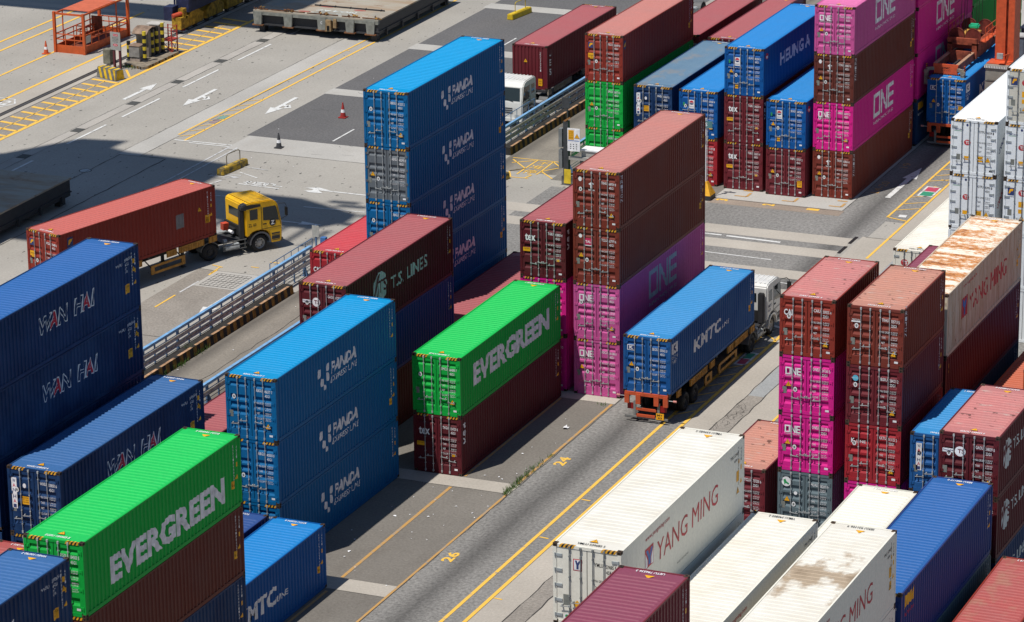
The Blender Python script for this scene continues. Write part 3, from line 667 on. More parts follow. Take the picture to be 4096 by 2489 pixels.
# ---- left block, near bays
stack(r[0], -39.6, [C(p='navy'), C(p='navy'), C(p='navy', l='dark navy container in the left stack, third below the sunlit blue roof, in deep shade', side=WHL, code='WHSU 538211 4'),
    C(p='navy', l='navy container with outlined lettering directly under the bright blue ribbed roof at the left edge', side=WHL, code='WHSU 634102 5'),
    C(p='navy_clean', l='navy container with bright blue ribbed roof topping the tall stack at the left edge', side=WHL, code='WHSU 825899 1')])
stack(r[1], -39.7, [C(p='navy'), C(p='navy', l='shaded navy container directly under the one with a white strip and patchy blue roof', code='WHSU 512281 0'),
    C(p='navy', l='navy container with patchy blue roof and white door strip, beside the near green one', side=WHL, logo=WHD, code='WHSU 538050 6', caution=((.62, 1.32, .96, 1.66),))])
stack(r[2], -39.7, [C(p='blue_dark', l='corner of a dark blue roof between the near green container and a light blue one', code='TCLU 482210 3')])
stack(r[3], -39.75, [C(p='blue', l='light blue container standing alone on the ground beside the near green stack', side=('kmtcg', [M_WHITE]), code='KMTU 922594 0')])
stack(r[4] - .12, -52.3, [C(p='navy'), C(p='navy', l='dark blue container two below the bright green one at the lower left', code='TGHU 900112 4'),
    C(p='brown_dk', l='brown container directly under the big bright green one at the lower left', code='BEAU 418823 7', caution=()),
    C(p='ever', l='bright green container nearest the camera, topping its stack, huge white lettering', side=('everL', [M_FADED]), code='EGSU 184503 5')])
stack(r[1], -52.7, [C(p='redroof'), C(p='redroof', l='red ribbed roof peeking out left of the lower-left bright green container, half in shadow', code='FCIU 911202 3')])
stack(r[4] + .1, -65.8, [C(p='navy'), C(p='navy'), C(p='navy', l='navy container under the scuffed blue roof at the bottom left corner', code='WHSU 500782 1'),
    C(p='navy', l='navy container with scuffed blue roof in front of the nearest bright green one', side=('wanhai', WHL[1]), code='WHSU 500782 2')])
stack(r[1], -26.4, [C(p='maroon_dk'), C(p='maroon_dk', l='maroon container with ribbed dusty roof between the striped kerb and the three-high blue stack', side=('ts', [M_PALE, M_MAROONINK]), logo=None, code='GAOU 611278 4', rmat=PT['maroon'][1])])
stack(r[2], -26.42, [C(p='panda', l='light blue container at the bottom of the three-high blue stack, doors mostly hidden', side=PAN, code='RBGU 414076 1'),
    C(p='panda', dpk='panda_old', l='light blue container in the middle of the three-high blue stack', side=PAN, code='RBGU 405818 0'),
    C(p='panda_old', l='light blue container with bright blue roof on top of the three-high blue stack', side=PAN, code='RBGU 406377 7')])
stack(r[1], -13.4, [C(p='brown_dk', l='brown container at ground level two below the dusty maroon roof with a globe mark', code='TCNU 400192 3'), C(p='blue_dark', l='plain blue container directly below the maroon-roofed one with a pale globe mark', code='SEGU 512044 2'),
    C(p='maroon_dk', l='dark maroon container with dusty roof and large pale globe mark on its long side', side=('ts', [M_PALE, M_MAROONINK]), logo=('ts', [M_WHITE, M_MAROONINK, M_NAVY]), code='GAOU 672926 3', rmat=PT['maroon'][1])])
stack(r[3], -13.2, [C(p='maroon_dk', l='dark red container standing on the asphalt under the bright green one at the centre', side=('tex', [M_WHITE]), logo=('tex', [M_WHITE, M_SIGN, M_BLK]), code='TXGU 554720 0', plates=False),
    C(p='ever', l='bright green container on a single dark red one, huge white lettering, centre', side=('ever', [M_FADED]), code='EMCU 864888 7', caution=())])
stack(r[-1], -.1, [C(p='red'), C(p='red', l='bright red roofed container beside the blue guard rail, just left of the five-high blue stack', logo=('cai', [M_WHITE]), code='CAIU 555761 8')])
stack(0, 0, [C(p='panda_old', l='bottom blue container of the five-high blue tower, only a strip showing'), C(p='panda', l='fourth blue container from the top of the five-high blue tower', side=PAN, code='RBGU 408112 3'),
    C(p='panda', l='third blue container from the top of the five-high blue tower', side=PAN, code='RBGU 411877 2'), C(p='panda', dpk='silver', l='container with worn silver doors, second from the top of the five-high blue tower', side=PAN, code='RBGU 402995 0'),
    C(p='panda', l='blue container with vivid azure roof on top of the five-high blue tower', side=PAN, code='RBGU 413233 2')])
stack(r[1], -.1, [C(p='maroon', l='single maroon container behind the central green one, roof half in shadow', code='TGBU 611270 1')])
stack(r[3], -.3, [C(p='magenta', l='bottom magenta container between the central green one and the brown tower', logo=ONED, code='ONEU 118210 2'), C(p='magenta', l='upper magenta container right behind the central green one, under a dark red one', logo=ONED, code='ONEU 172081 0'),
    C(p='maroon_dk', l='dark red container topping the stack beside the brown and pink tower', side=('tex', [M_WHITE]), logo=('tex', [M_WHITE, M_SIGN, M_BLK]), code='TGBU 428820 4', rmat=PT['maroon'][1], plates=False)])
stack(r[4], -.36, [C(p='pink', l='faded pink container at the bottom of the central brown and pink tower', logo=ONED, code='FDCU 061588 0'),
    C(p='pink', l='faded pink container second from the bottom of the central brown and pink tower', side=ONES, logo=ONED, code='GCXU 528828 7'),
    C(p='brown', l='brown container third from the bottom of the central tower, small magenta tag on its door', logo=('tal', [M_WHITE, M_TAG]), code='TCLU 637979 6', plates=True),
    C(p='brown', l='brown container with pale pinkish roof on top of the central brown and pink tower', side=('triton', [M_WHITE]), logo=('triton', [M_WHITE]), code='TRHU 689924 8')])
# ---- left block, far bays beyond the cross lane
stack(r[-1], 37.4, [C(p='ever', l='green container at the bottom of the far stack beside the gate posts', code='EGSU 866240 3'), C(p='ever', l='green container in the middle of the far stack beside the gate posts', code='EMCU 868721 0'),
    C(p='brick', l='brick red container on two green ones, blue and yellow sign on its door', side=('florens', [M_NAVY, M_SIGN]), logo=('florens', [M_NAVY, M_SIGN, M_BLK]), code='FSCU 826409 8', rmat=PT['brown'][1])])
stack(r[0], 37.4, [C(p='navy'), C(p='navy', l='navy container with weathered steel blue roof beside the far green stack', logo=WHD, code='WHSU 535631 0', caution=((.62, 1.32, .96, 1.66),), rmat=paint('roof_steel_blue', (.11, .20, .30), rust=.03, fade=.3, roof=True, stain=.3, fadecol=(.16, .25, .33)))])
stack(r[1], 37.3, [C(p='red', l='bright red container at ground level behind the brown tower, only its right edge showing', code='TGHU 711207 1'), C(p='blue', l='blue container on a bright red one, partly hidden behind the brown tower', logo=SINO, code='SKHU 630468 4')])
stack(r[2], 37.15, [C(p='maroon', l='dark red container at ground level with a dark red and a blue one above', logo=('tex', [M_WHITE, M_SIGN, M_BLK]), code='TGBU 526351 4', plates=False),
    C(p='maroon', l='dark red container sandwiched between a blue one and another dark red one', side=('tex', [M_WHITE]), logo=('tex', [M_WHITE, M_SIGN, M_BLK]), code='TGBU 543273 9', plates=False),
    C(p='blue', l='blue container topping the far row\'s three-high stack, large white lettering on its side', side=('heung', [M_WHITE, M_RED]), logo=SINO, code='HLHU 842041 2')])
stack(r[3], 36.85, [C(p='maroon', l='dark red container at ground level beside the pink-topped tower, orange placard on its door', code='WBPU 707727 2', caution=((1.95, .60, 2.24, 1.0),)),
    C(p='blue', l='blue container on a dark red one, immediately left of the pink-topped tower', side=('sinok', [M_WHITE, M_RED]), logo=SINO, code='SKHU 640548 4')])
stack(r[4] - .15, 37.4, [C(p='brown', l='brown container at the bottom of the pink-topped tower on the far right row', side=('triton', [M_WHITE]), logo=('triton', [M_WHITE]), code='TRHU 638261 4'),
    C(p='magenta', l='vivid magenta container second from the bottom of the pink-topped tower', side=('one', [M_FADED]), logo=ONED, code='ONEU 060991 2'),
    C(p='brown_dk', l='dark brown container between two pink ones in the pink topped tower', side=('triton', [M_WHITE]), logo=('triton', [M_WHITE]), code='TCNU 245837 0'),
    C(p='pink', l='pink container topping the tower at the far right row, pale lettering on its side', side=('one', [M_FADED]), logo=ONED, code='TLLU 565830 4')])
stack(r[-1], 50.6, [C(p='maroon'), C(p='redroof', l='low red roof behind the brick red container, a shadow across its far end', code='CAIU 812004 1', rmat=PT['maroon'][1])])
stack(r[0], 50.3, [C(p='maroon'), C(p='maroon', l='low red roofed container behind the steel-blue weathered roof', code='TEMU 733101 2')])
stack(r[4] - .15, 50.25, [C(p='navy', l='navy container with yellow script at the foot of the shaded magenta stack', side=('samud', [M_SIGN, M_WHITE]), code='SIKU 310041 0'),
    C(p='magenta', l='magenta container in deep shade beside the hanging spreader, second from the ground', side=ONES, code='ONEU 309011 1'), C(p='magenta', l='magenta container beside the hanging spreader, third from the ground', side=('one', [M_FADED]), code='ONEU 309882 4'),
    C(p='magenta', l='magenta container at the top edge behind the pink-topped tower', side=('one', [M_FADED]), code='ONEU 311202 6')])
stack(10.9, 64.0, [C(p='ever'), C(p='ever'), C(p='ever', l='green container end at the top edge behind the spreader, in shade', code='EGHU 333120 1')])
# ---- right block
RX = {-1: 22.95, 0: 25.95, 1: 28.82, 2: 31.85, 3: 34.85, 4: 37.8, 5: 40.75}
SC_ = ('seacube', REEFM)
stack(RX[0], 15.3, [C(t='reef40', p='reefer'), C(t='reef40', p='reefer'), C(t='reef40', p='reefer', l='pale grey refrigerated container below the one whose long white roof runs past the crane leg', side=SC_, logo=SC_, code='OTPU 659956 1', ink=M_BLK, plates=False),
    C(t='reef40', p='reefer', l='pale grey refrigerated container with clean white roof topping the stack near the crane leg', side=('seacube', [M_NAVY]), logo=SC_, code='OTPU 660104 1', ink=M_BLK, plates=False)])
stack(RX[1], 15.25, [C(t='reef40', p='reefer'), C(t='reef40', p='reefer'), C(t='reef40', p='reefer', l='pale refrigerated container at the right edge, third down, blue and yellow square on its door', logo=('florw', REEFM), code='FSCU 570032 1', ink=M_BLK, plates=False),
    C(t='reef40', p='reefer', l='pale refrigerated container at the right edge, second down, grey diamond patch on its door', logo=SC_, code='OTPU 660331 5', ink=M_BLK, plates=False),
    C(t='reef40', p='reefer', dpk='cream', l='refrigerated container with dirty grey doors at the right edge, topmost there', logo=('florw', REEFM), code='FSCU 571204 8', ink=M_BLK, plates=False)])
stack(RX[2] - .1, 15.3, [C(t='reef40', p='reefer'), C(t='reef40', p='reefer'), C(t='reef40', p='reefer', l='sliver of a white refrigerated container right of the rusty white roof', logo=SC_, code='OTPU 651207 3', ink=M_BLK, plates=False)])
container(RX[-1] + .1, 15.2, 1.48, 'reef40', 'reefer_dirty', 'long dirty white roof lying low beside the pale grey stack, round red door emblem', logo=('tsw', REEFM), code='TSRU 851220 1', ink=M_BLK, plates=False)
stack(RX[0], -.25, [C(p='maroon'), C(p='maroon_fresh', l='strip of a dusty mauve roof between the rusty white roof and the low white one', code='TGBU 720114 2')])
stack(RX[3], -.3, [C(p='blue'), C(p='blue', l='sliver of a blue roof at the right edge beside the rusty white container', code='TEMU 655100 7')])
stack(RX[2] - .1, -13.35, [C(p='maroon'), C(p='greyblue', l='grey-blue container third down under the rusty white one', code='CMAU 410022 9'),
    C(p='maroon_dk', l='plain maroon container directly under the rusty white one', side=('caution', [M_SIGN, M_BLK]), code='TGBU 730019 4'),
    C(p='rusty', l='rust-streaked white container with orange rusty roof, faded red lettering on its side, right side', side=('ymr', YMS), code='YMLU 830021 6', ink=M_BLK)])
stack(RX[3], -13.4, [C(p='orange'), C(p='orange', l='orange-red roof at the right edge, partly in the shadow of the rusty white stack', code='HLXU 812210 4')])
stack(RX[4] - .1, -13.6, [C(p='orange'), C(p='orange'), C(p='orange', l='sliver of a bright orange container at the right edge', code='HLBU 301128 0')])
T20 = 'std20'
stack(RX[1], -20.0, [C(t=T20, p='slate'), C(t=T20, p='slate', l='blue-grey short container with a round white emblem, under two magenta ones', logo=('croc', [M_WHITE, M_GRN, M_WHITE]), code='MOAU 582691 9'),
    C(t=T20, p='magenta', l='lower of two vivid magenta short containers in the front-right stack', logo=('one20', [M_WHITE]), code='ONEU 222108 0'), C(t=T20, p='magenta', l='upper of two vivid magenta short containers, right below the red one', logo=('one20', [M_WHITE]), code='ONEU 247360 5'),
    C(t=T20, p='brick', l='brick red short container with worn pinkish roof on top of two magenta ones', logo=('cai', [M_WHITE]), code='CAIU 339535 4', rmat=R_RED20)])
stack(RX[2], -20.2, [C(t=T20, p='magenta'), C(t=T20, p='magenta', l='magenta short container just showing below the crimson one', code='ONEU 249001 3'), C(t=T20, p='red', l='crimson short container third down beside the two vivid magenta ones', logo=('kline', [M_WHITE]), code='KKTU 813125 2'),
    C(t=T20, p='maroon', l='maroon short container with a pale blue round sticker on its door', logo=('sky', [M_CYAN, M_WHITE]), code='BSIU 284321 2'),
    C(t=T20, p='brown', l='brown short container with blotchy worn roof topping the stack right of the brick red one', side=('triton', [M_WHITE]), logo=('trit20', [M_WHITE]), code='TRHU 335713 5', rmat=R_BROWN20)])
stack(RX[0], -20.4, [C(t=T20, p='maroon'), C(t=T20, p='maroon', l='low maroon short container between the big white refrigerated one and the magenta stack, red-brown roof', code='TCLU 757200 6', rmat=R_BROWN20)])
stack(RX[3] - .1, -20.4, [C(t=T20, p='blue_worn'), C(t=T20, p='blue_worn'), C(t=T20, p='blue_worn', l='blue short container with scratched roof half in shadow, white vertical strip on its door', logo=('wanhai20', WHD[1]), code='WHLU 040703 1')])
stack(RX[4], -26.7, [C(t=T20, p='navy', l='navy short container low in the stack with the pale globe marks, bottom right'), C(t=T20, p='navy', l='blue short container third down under the maroon ones with globe marks', side=('ts20', [M_PALE, M_NAVY]), code='TSLU 200114 0'),
    C(t=T20, p='maroon_dk', l='maroon short container second down at the right edge, pale globe mark on its side', side=('ts20', [M_PALE, M_MAROONINK]), code='GAOU 248112 2'),
    C(t=T20, p='maroon_dk', l='maroon short container with scuffed mauve roof and a round white door emblem', side=('ts20', [M_PALE, M_MAROONINK]), logo=('ts20', [M_WHITE, M_MAROONINK, M_NAVY]), code='GAOU 248039 0', rmat=R_RED20)])
stack(RX[3], -39.9, [C(p='cream', t='std40'), C(p='cream', t='std40'), C(p='cream', l='plain cream ribbed roof between the dirty white roofs and the slate blue container', code='GESU 441392 3', ink=M_BLK)])
stack(RX[4] - .03, -39.5, [C(p='greyblue'), C(p='slate', l='blue-grey container under the deep blue roofed one at the lower right', code='TEMU 501122 0'),
    C(p='blue_dark', l='deep blue ribbed roofed container at the lower right, yellow mark low on its dark side', side=('samud', [M_SIGN, M_RED]), code='SEKU 488177 0', rmat=PT['navy_clean'][1])])
stack(RX[5], -39.7, [C(p='red'), C(p='brick', l='red ribbed roof at the bottom right corner', code='TGHU 902118 3', rmat=PT['redroof'][1])])
YMD = ('ym', REEFM)
stack(RX[2] + .25, -52.8, [C(t='reef40', p='reefer_dirty'), C(t='reef40', p='reefer_dirty'), C(t='reef40', p='reefer_dirty'),
    C(t='reef40', p='reefer_dirty', l='dirty white refrigerated container directly under the large white-roofed one at the bottom', code='YMLU 538802 1', ink=M_BLK, plates=False),
    C(t='reef40', p='reefer_dirty', l='large dirty white refrigerated container at bottom centre-right, red and blue emblem on its door', side=('ym', YMS), logo=YMD, code='YMLU 539685 5', ink=M_BLK, plates=False)])
stack(RX[3] + .05, -52.75, [C(t='reef40', p='reefer_dirty'), C(t='reef40', p='reefer_dirty'), C(t='reef40', p='reefer_dirty'),
    C(t='reef40', p='reefer_dirty', l='white refrigerated container with yellow-white roof between the other two dirty white roofs at the bottom', side=('ym', YMS), code='YMLU 540800 2', ink=M_BLK, plates=False)])
stack(RX[4] + .05, -52.7, [C(t='reef40', p='reefer_dirty'), C(t='reef40', p='reefer_dirty'), C(t='reef40', p='reefer_dirty', l='white refrigerated container under the brown-stained white roof at the bottom right', code='YMLU 541117 0', ink=M_BLK, plates=False),
    C(t='reef40', p='reefer_dirty', l='white refrigerated container with a brown-stained roof at the bottom right', side=('ym', YMS), code='SEKU 931106 9', ink=M_BLK, rmat=R_STAIN, plates=False)])
stack(RX[3] + .05, -66.0, [C(p='maroon'), C(p='maroon'), C(p='maroon'), C(p='maroon'), C(p='maroon_fresh', l='mauve ribbed roofed container at the bottom edge in front of the large white refrigerated one', code='UETU 796536 3')])

# ------------------------------------------------------------------ ground
G_BASE = ground_mat('quay_concrete', (.350, .330, .295), .16, .22, (.22, .20, .175), .07, 7, .85)
G_PALE = ground_mat('pale_concrete', (.42, .405, .375), .14, .22, (.26, .21, .16), .12, 8)
G_BEIGE = ground_mat('beige_concrete', (.41, .375, .325), .14, .18, (.27, .23, .18), .12, 8)
G_ASPH = ground_mat('yard_asphalt', (.215, .208, .196), .5, .15, (.15, .14, .13), .10, 6, 0, ((15.45, 1.25, .55),))
G_DARK = ground_mat('dark_asphalt', (.125, .122, .122), .35, .25, (.18, .165, .15), .10, 7)
G_PAD = ground_mat('stained_pad', (.185, .170, .150), .25, .55, (.115, .100, .085), .16, 8)
G_ROAD = ground_mat('brown_road', (.25, .225, .19), .22, .5, (.10, .092, .085), .22, 8, 0, ((-8.6, .9, .55), (-5.2, .7, .5)))
G_GUT = ground_mat('gutter_concrete', (.40, .375, .34), .14, .2, (.3, .24, .18), .2, 8)
G_BRICK = ground_mat('reddish_patch', (.29, .235, .19), .22, .3, (.2, .16, .13), .25, 8)
G_BROWN = ground_mat('brown_patch', (.27, .245, .215), .35, .3, (.16, .14, .12), .35, 8)
G_JOINT = plain('joint_tar', (.045, .042, .04), .9)
P_YEL = road_paint('yellow_road_paint', (.78, .47, .07), .35); P_YEL2 = road_paint('worn_yellow_paint', (.48, .27, .08), .9); P_WHITE = road_paint('white_road_paint', (.64, .64, .62), .7)
P_WWORN = road_paint('worn_white_paint', (.52, .52, .52), .9); P_GREEN = road_paint('green_road_paint', (.03, .25, .14), .5); P_CRIM = road_paint('crimson_road_paint', (.45, .05, .10), .5)
def sheet(name, mat, rects, z):
    b = MB()
    for x0, y0, x1, y1 in rects: b.poly([(x0, y0, z), (x1, y0, z), (x1, y1, z), (x0, y1, z)])
    return struct(name, b, mat)
sheet('ground', G_BASE, [(-1500, -1500, 1500, 1500)], 0)
sheet('lane_asphalt', G_ASPH, [(13.95, -120, 18.2, 25.75), (13.95, 33.9, 18.2, 160), (-8.8, 12.5, 13.95, 25.75), (13.95, 27.3, 16.3, 28.32), (13.95, 29.92, 16.9, 33.9), (-4.0, 27.3, 13.95, 28.32), (-4, 29.92, 13.95, 33.9), (22.0, -120, 90, 160)], .004)
sheet('stacking_pad', G_PAD, [(-4.6, -120, 13.95, 12.5), (-4.6, 35.2, 5.9, 160)], .004)
sheet('island_slab', G_PALE, [(5.9, 35.1, 13.9, 160)], .006)
sheet('access_road', G_ROAD, [(-9.0, -120, -4.6, 12.5), (-9.0, 36.2, -4.6, 160)], .004)
sheet('quay_road_asphalt', G_BROWN, [(-16, -120, -12.15, 11.5)], .004)
sheet('dark_road_asphalt', G_DARK, [(-26.6, 37.9, -12.15, 160)], .004)
sheet('pale_road_strip', G_PALE, [(-26.7, 49.2, -12.15, 50.7), (-26.75, 62.55, -12.15, 64.15), (-26.85, 75.9, -12.15, 77.5), (-26.4, 34.5, -12.15, 37.9)], .008)
sheet('concrete_band', G_PALE, [(-32.15, 31.1, -30.6, 160)], .004)
sheet('gutter', G_GUT, [(-37.75, -20, -36.95, 160)], .004)
sheet('rail_bed', G_BEIGE, [(-45.75, -40, -43.35, 160), (-80, 65.1, -46.2, 66.1)], .004)
sheet('hatched_strip', G_BROWN, [(-43.3, -20, -40.85, 160)], .004)
sheet('bay_divider_strip', G_BEIGE, [(-4.6, -14.5, 13.95, -13.22), (-4.6, -27.75, 13.9, -26.45), (-4.6, -1.2, 13.9, -.15), (-4.6, -41, 13.9, -39.8), (-4.6, -54, 13.9, -52.9)], .008)
sheet('crossing_strip', G_BEIGE, [(-8.8, 25.75, 16.3, 27.3), (-8.8, 28.32, 16.3, 29.92), (16.6, 22.0, 22, 30.5)], .008)
sheet('crossing_strip', G_BEIGE, [(6, 21.4, 16.3, 22.9), (6, 18.2, 16.3, 19.5)], .012)
sheet('reddish_patch', G_BRICK, [(5.9, 33.95, 14.05, 35.05)], .010)
sheet('runway_concrete', G_BEIGE, [(18.2, -120, 22.0, 22.0), (18.2, 30.5, 22, 160)], .006)
sheet('drain_strip', G_BROWN, [(19.58, -120, 20.46, 2.42)], .010)
sheet('drain_strip', ground_mat('patched_drain', (.31, .32, .32), .2, .2, (.2, .2, .19), .3, 8), [(19.58, 2.42, 20.46, 40)], .010)
# joints and cracks
b = MB(); rr = random.Random(3)
def crack(pts, wd=.05, jit=.10, z=.014):
    P = []
    for (x0, y0), (x1, y1) in zip(pts, pts[1:]):
        n = max(2, int(math.hypot(x1 - x0, y1 - y0) / .9))
        for k in range(n): P.append((x0 + (x1 - x0) * k / n + rr.uniform(-jit, jit), y0 + (y1 - y0) * k / n + rr.uniform(-jit, jit)))
    P.append(pts[-1])
    for (x0, y0), (x1, y1) in zip(P, P[1:]):
        d = Vector((x1 - x0, y1 - y0, 0)); 
        if d.length < 1e-4: continue
        nrm = Vector((-d.y, d.x, 0)).normalized() * wd * rr.uniform(.3, .7); a = Vector((x0, y0, z)); c = Vector((x1, y1, z))
        b.poly([a - nrm, c - nrm, c + nrm, a + nrm])
crack([(-28.75, -20), (-28.75, 31.1)], .06, .05); crack([(-31.9, 31.05), (-28.9, 31.14)], .05, .04); crack([(-32.15, 31.1), (-32.2, 90)], .025, .02); crack([(-30.55, 31.1), (-30.5, 90)], .02, .02); crack([(-31.9, 22), (-31.95, 31.1)], .05, .05)
crack([(-37.0, 0), (-36.95, 90)], .03, .03); crack([(-37.8, 0), (-37.75, 90)], .02, .02); crack([(-26.6, 34.5), (-12.2, 34.5)], .025, .02); crack([(-43.3, 10), (-43.3, 90)], .04, .02)
crack([(19.57, -60), (19.57, 20)], .05, .05); crack([(20.47, -60), (20.47, 20)], .05, .05); crack([(13.95, -60), (13.95, 12.4)], .03, .04); crack([(-4.6, -14.5), (13.9, -14.5)], .03, .02); crack([(-4.6, -27.75), (13.9, -27.75)], .03, .02)
crack([(-16, 11.5), (-12.2, 11.5)], .03, .04); crack([(-16, 0), (-12.2, 0)], .03, .03); crack([(-29, 16.5), (-31.5, 16.3)], .05, .05)
crack([(16.8, 30.4), (22, 30.6)], .05, .02); crack([(-7.0, 20), (-6.4, 33)], .04, .12); crack([(-6.9, -12), (-6.9, 12)], .03, .1); crack([(6, 34.95), (13.9, 34.95)], .05, .02); crack([(13.93, 35), (13.93, 90)], .04, .02)
for k in range(26):
    x = rr.uniform(19.65, 20.3); y = rr.uniform(-8, 2.3); crack([(x, y), (x + rr.uniform(-.3, .3), y + rr.uniform(.1, .5)), (x + rr.uniform(-.4, .4), y + rr.uniform(.3, .9))], .018, .04, .015)
for k in range(14):
    x = rr.uniform(-30, -17); y = rr.uniform(26, 60); crack([(x, y), (x + rr.uniform(-1.5, 1.5), y + rr.uniform(-.5, .5))], .02, .1)
struct('pavement_crack', b, G_JOINT)
b = MB()
for x0, x1 in ((-44.22, -44.10), (-43.92, -43.80)): b.box(x0, -60, .0, x1, 160, .02)
b.box(-44.10, -60, .0, -43.92, 160, .012, 1)
struct('crane_rail', b, [G_JOINT, plain('rail_steel', (.10, .09, .085), .5, .3)])
b = MB()
for y0, y1 in ((26.9, 28.32), (28.9, 30.3), (23.6, 25.6)): b.box(16.22, y0, .0, 16.42, y1, .02)
struct('drain_slot', b, M_BLK)
b = MB()
for y in (21.8, 28.5, 35.2, 42.5, 48.6, 54.8, 61.2, 67.5): b.box(-37.68, y - .45, 0, -37.0, y + .45, .014)
b.box(-33.2, 40.2, 0, -33.15, 40.25, .01)
struct('gutter_grate', b, plain('grate_iron', (.07, .07, .065), .7))
# painted markings
Y = MB(); Z = .018
def ln(b, pts, wd=.12, m=0, z=Z):
    for (x0, y0), (x1, y1) in zip(pts, pts[1:]):
        d = Vector((x1 - x0, y1 - y0, 0)).normalized(); n = Vector((-d.y, d.x, 0)) * wd / 2; a = Vector((x0, y0, z)); c = Vector((x1, y1, z)); b.poly([a - n, c - n, c + n, a + n], m)
ln(Y, [(17.15, -120), (17.15, 12.0)], .17); ln(Y, [(18.08, -120), (18.08, 12.1)], .18)
ln(Y, [(16.75, 34.7), (16.75, 90)], .14); ln(Y, [(18.1, 26.5), (18.1, 90)], .15); ln(Y, [(16.75, 34.75), (18.05, 34.3)], .12); ln(Y, [(22.0, -60), (22.0, 30)], .13)
for k in range(8): ln(Y, [(17.2, -1.6 + 1.5 * k), (18.03, -.6 + 1.5 * k)], .09)
ln(Y, [(17.15, 12.0), (18.1, 11.0)], .1)
for y in (36.3, 37.7, 39.2, 42.9, 44.2, 45.6): ln(Y, [(16.8, y), (18.05, y + .8)], .09)
for y in (41.9, 43.5): ln(Y, [(17.4, y), (18.0, y - .2)], .08)
for y in (-26.1, -13.9, -18.9): ln(Y, [(17.3 if y > -20 else 18.2, y), (17.75 if y > -20 else 18.6, y - .05)], .10)
ln(Y, [(-40.8, -20), (-40.8, 66.9)], .30); ln(Y, [(-45.85, -20), (-45.85, 60.0)], .24); ln(Y, [(-49.5, -20), (-49.5, 66)], .20); ln(Y, [(-53.2, 30), (-53.2, 80)], .22); ln(Y, [(-54.6, 30), (-54.6, 80)], .22); ln(Y, [(-41.0, 48.6), (-42.2, 50.3)], .16)
for k in range(26): 
    y = 20.4 + 1.32 * k
    if y < 47.3 or y > 55.5: ln(Y, [(-43.15, y + .45), (-40.9, y)], .32)
for k in range(8): ln(Y, [(-43.2, 57.2 + 1.3 * k), (-40.9, 56.75 + 1.3 * k)], .32)
ln(Y, [(-42.2, 20), (-42.0, 47)], .08); ln(Y, [(-42.1, 56), (-42.0, 66)], .05)
ln(Y, [(-29.72, 35.4), (-29.62, 110)], .17); ln(Y, [(-30.75, 36.5), (-30.45, 75)], .14)
for k in range(8): ln(Y, [(-30.5, 36.2 + 1.35 * k), (-29.75, 36.9 + 1.35 * k)], .10)
ln(Y, [(-30.5, 60.6), (-30.2, 60.5)], .1)
ln(Y, [(-12.05, -16), (-12.05, 3.7)], .14); ln(Y, [(-12.07, 8.6), (-12.07, 9.6)], .13)
for y0, y1 in ((4.4, 6.7), (10.6, 11.6), (-3, -1)): ln(Y, [(-14.9, y0), (-14.9, y1)], .12)
ln(Y, [(-15.6, 12.36), (-14.85, 12.15)], .1); ln(Y, [(-15.0, 12.1), (-14.95, 10.9)], .09); ln(Y, [(-12.8, 13.98), (-12.2, 13.98)], .1); ln(Y, [(-13.4, 12.8), (-12.9, 12.8)], .1)
# box junction with writing
for p in ([(-8.68, 38.99), (-5.5, 38.99)], [(-8.5, 38.6), (-7.01, 36.97), (-7.7, 36.1), (-7.1, 34.9), (-5.95, 34.95)], [(-7.0, 38.95), (-7.01, 36.97), (-6.99, 35.6)], [(-5.95, 38.9), (-5.83, 36.68), (-5.84, 35.9)], [(-5.95, 38.9), (-5.05, 37.9)], [(-5.83, 36.68), (-4.58, 35.39)], [(-5.8, 36.7), (-5.0, 37.9)], [(-8.3, 37.9), (-7.1, 38.8)], [(-7.7, 36.1), (-7.05, 36.9)], [(-6.2, 35.0), (-6.05, 35.7), (-6.35, 35.75)]): ln(Y, p, .10)
def gtext(b, body, x, y, wx, wy, m=0, bold=0, rot=0.0, z=Z):
    """painted writing, wx along the reading direction, wy up; rot turns the reading direction from +x"""
    vs, fs, _ = text2d(body, bold); c, s = math.cos(rot), math.sin(rot)
    b.add([(x + (a * wx) * c - (q * wy) * s, y + (a * wx) * s + (q * wy) * c, z) for a, q in vs], fs, m)
gtext(Y, '不', -6.75, 38.05, .75, .62); gtext(Y, '准', -6.85, 37.0, .85, .85); gtext(Y, '停', -6.85, 35.9, .85, .9)
for t, x, y in (('3', 6.2, 34.55), ('2', 9.1, 34.5), ('1', 11.85, 34.5)): gtext(Y, t, x + .75, y, .38, .75, rot=R(90), bold=.04)
for t, y in (('24', -10.2), ('26', -23.1)): gtext(Y, t, 14.85, y, 1.15, .55, rot=R(90), bold=.03)
struct('yellow_marking', Y, P_YEL)
Y2 = MB()
ln(Y2, [(11.15, -26.4), (11.05, -14.6)], .16); ln(Y2, [(11.1, -13.1), (11.1, -1.3)], .12); ln(Y2, [(13.95, -60), (13.85, -14.6)], .12); ln(Y2, [(13.8, -13.1), (13.8, -1.3)], .14); ln(Y2, [(11.3, -60), (11.2, -28)], .14)
for x, y in ((7.7, 35.86), (10.66, 35.84), (13.6, 35.77)): ln(Y2, [(x - .75, y), (x, y), (x, y + .8)], .16); ln(Y2, [(x - .6, y + 1.2), (x, y + 1.2)], .2)
gtext(Y2, 'L4-20', 14.75, 39.3, 2.6, .5, rot=R(90)); gtext(Y2, '19', 14.75, 45.2, 1.1, .5, rot=R(90))
struct('worn_yellow_marking', Y2, P_YEL2)
Wm = MB()
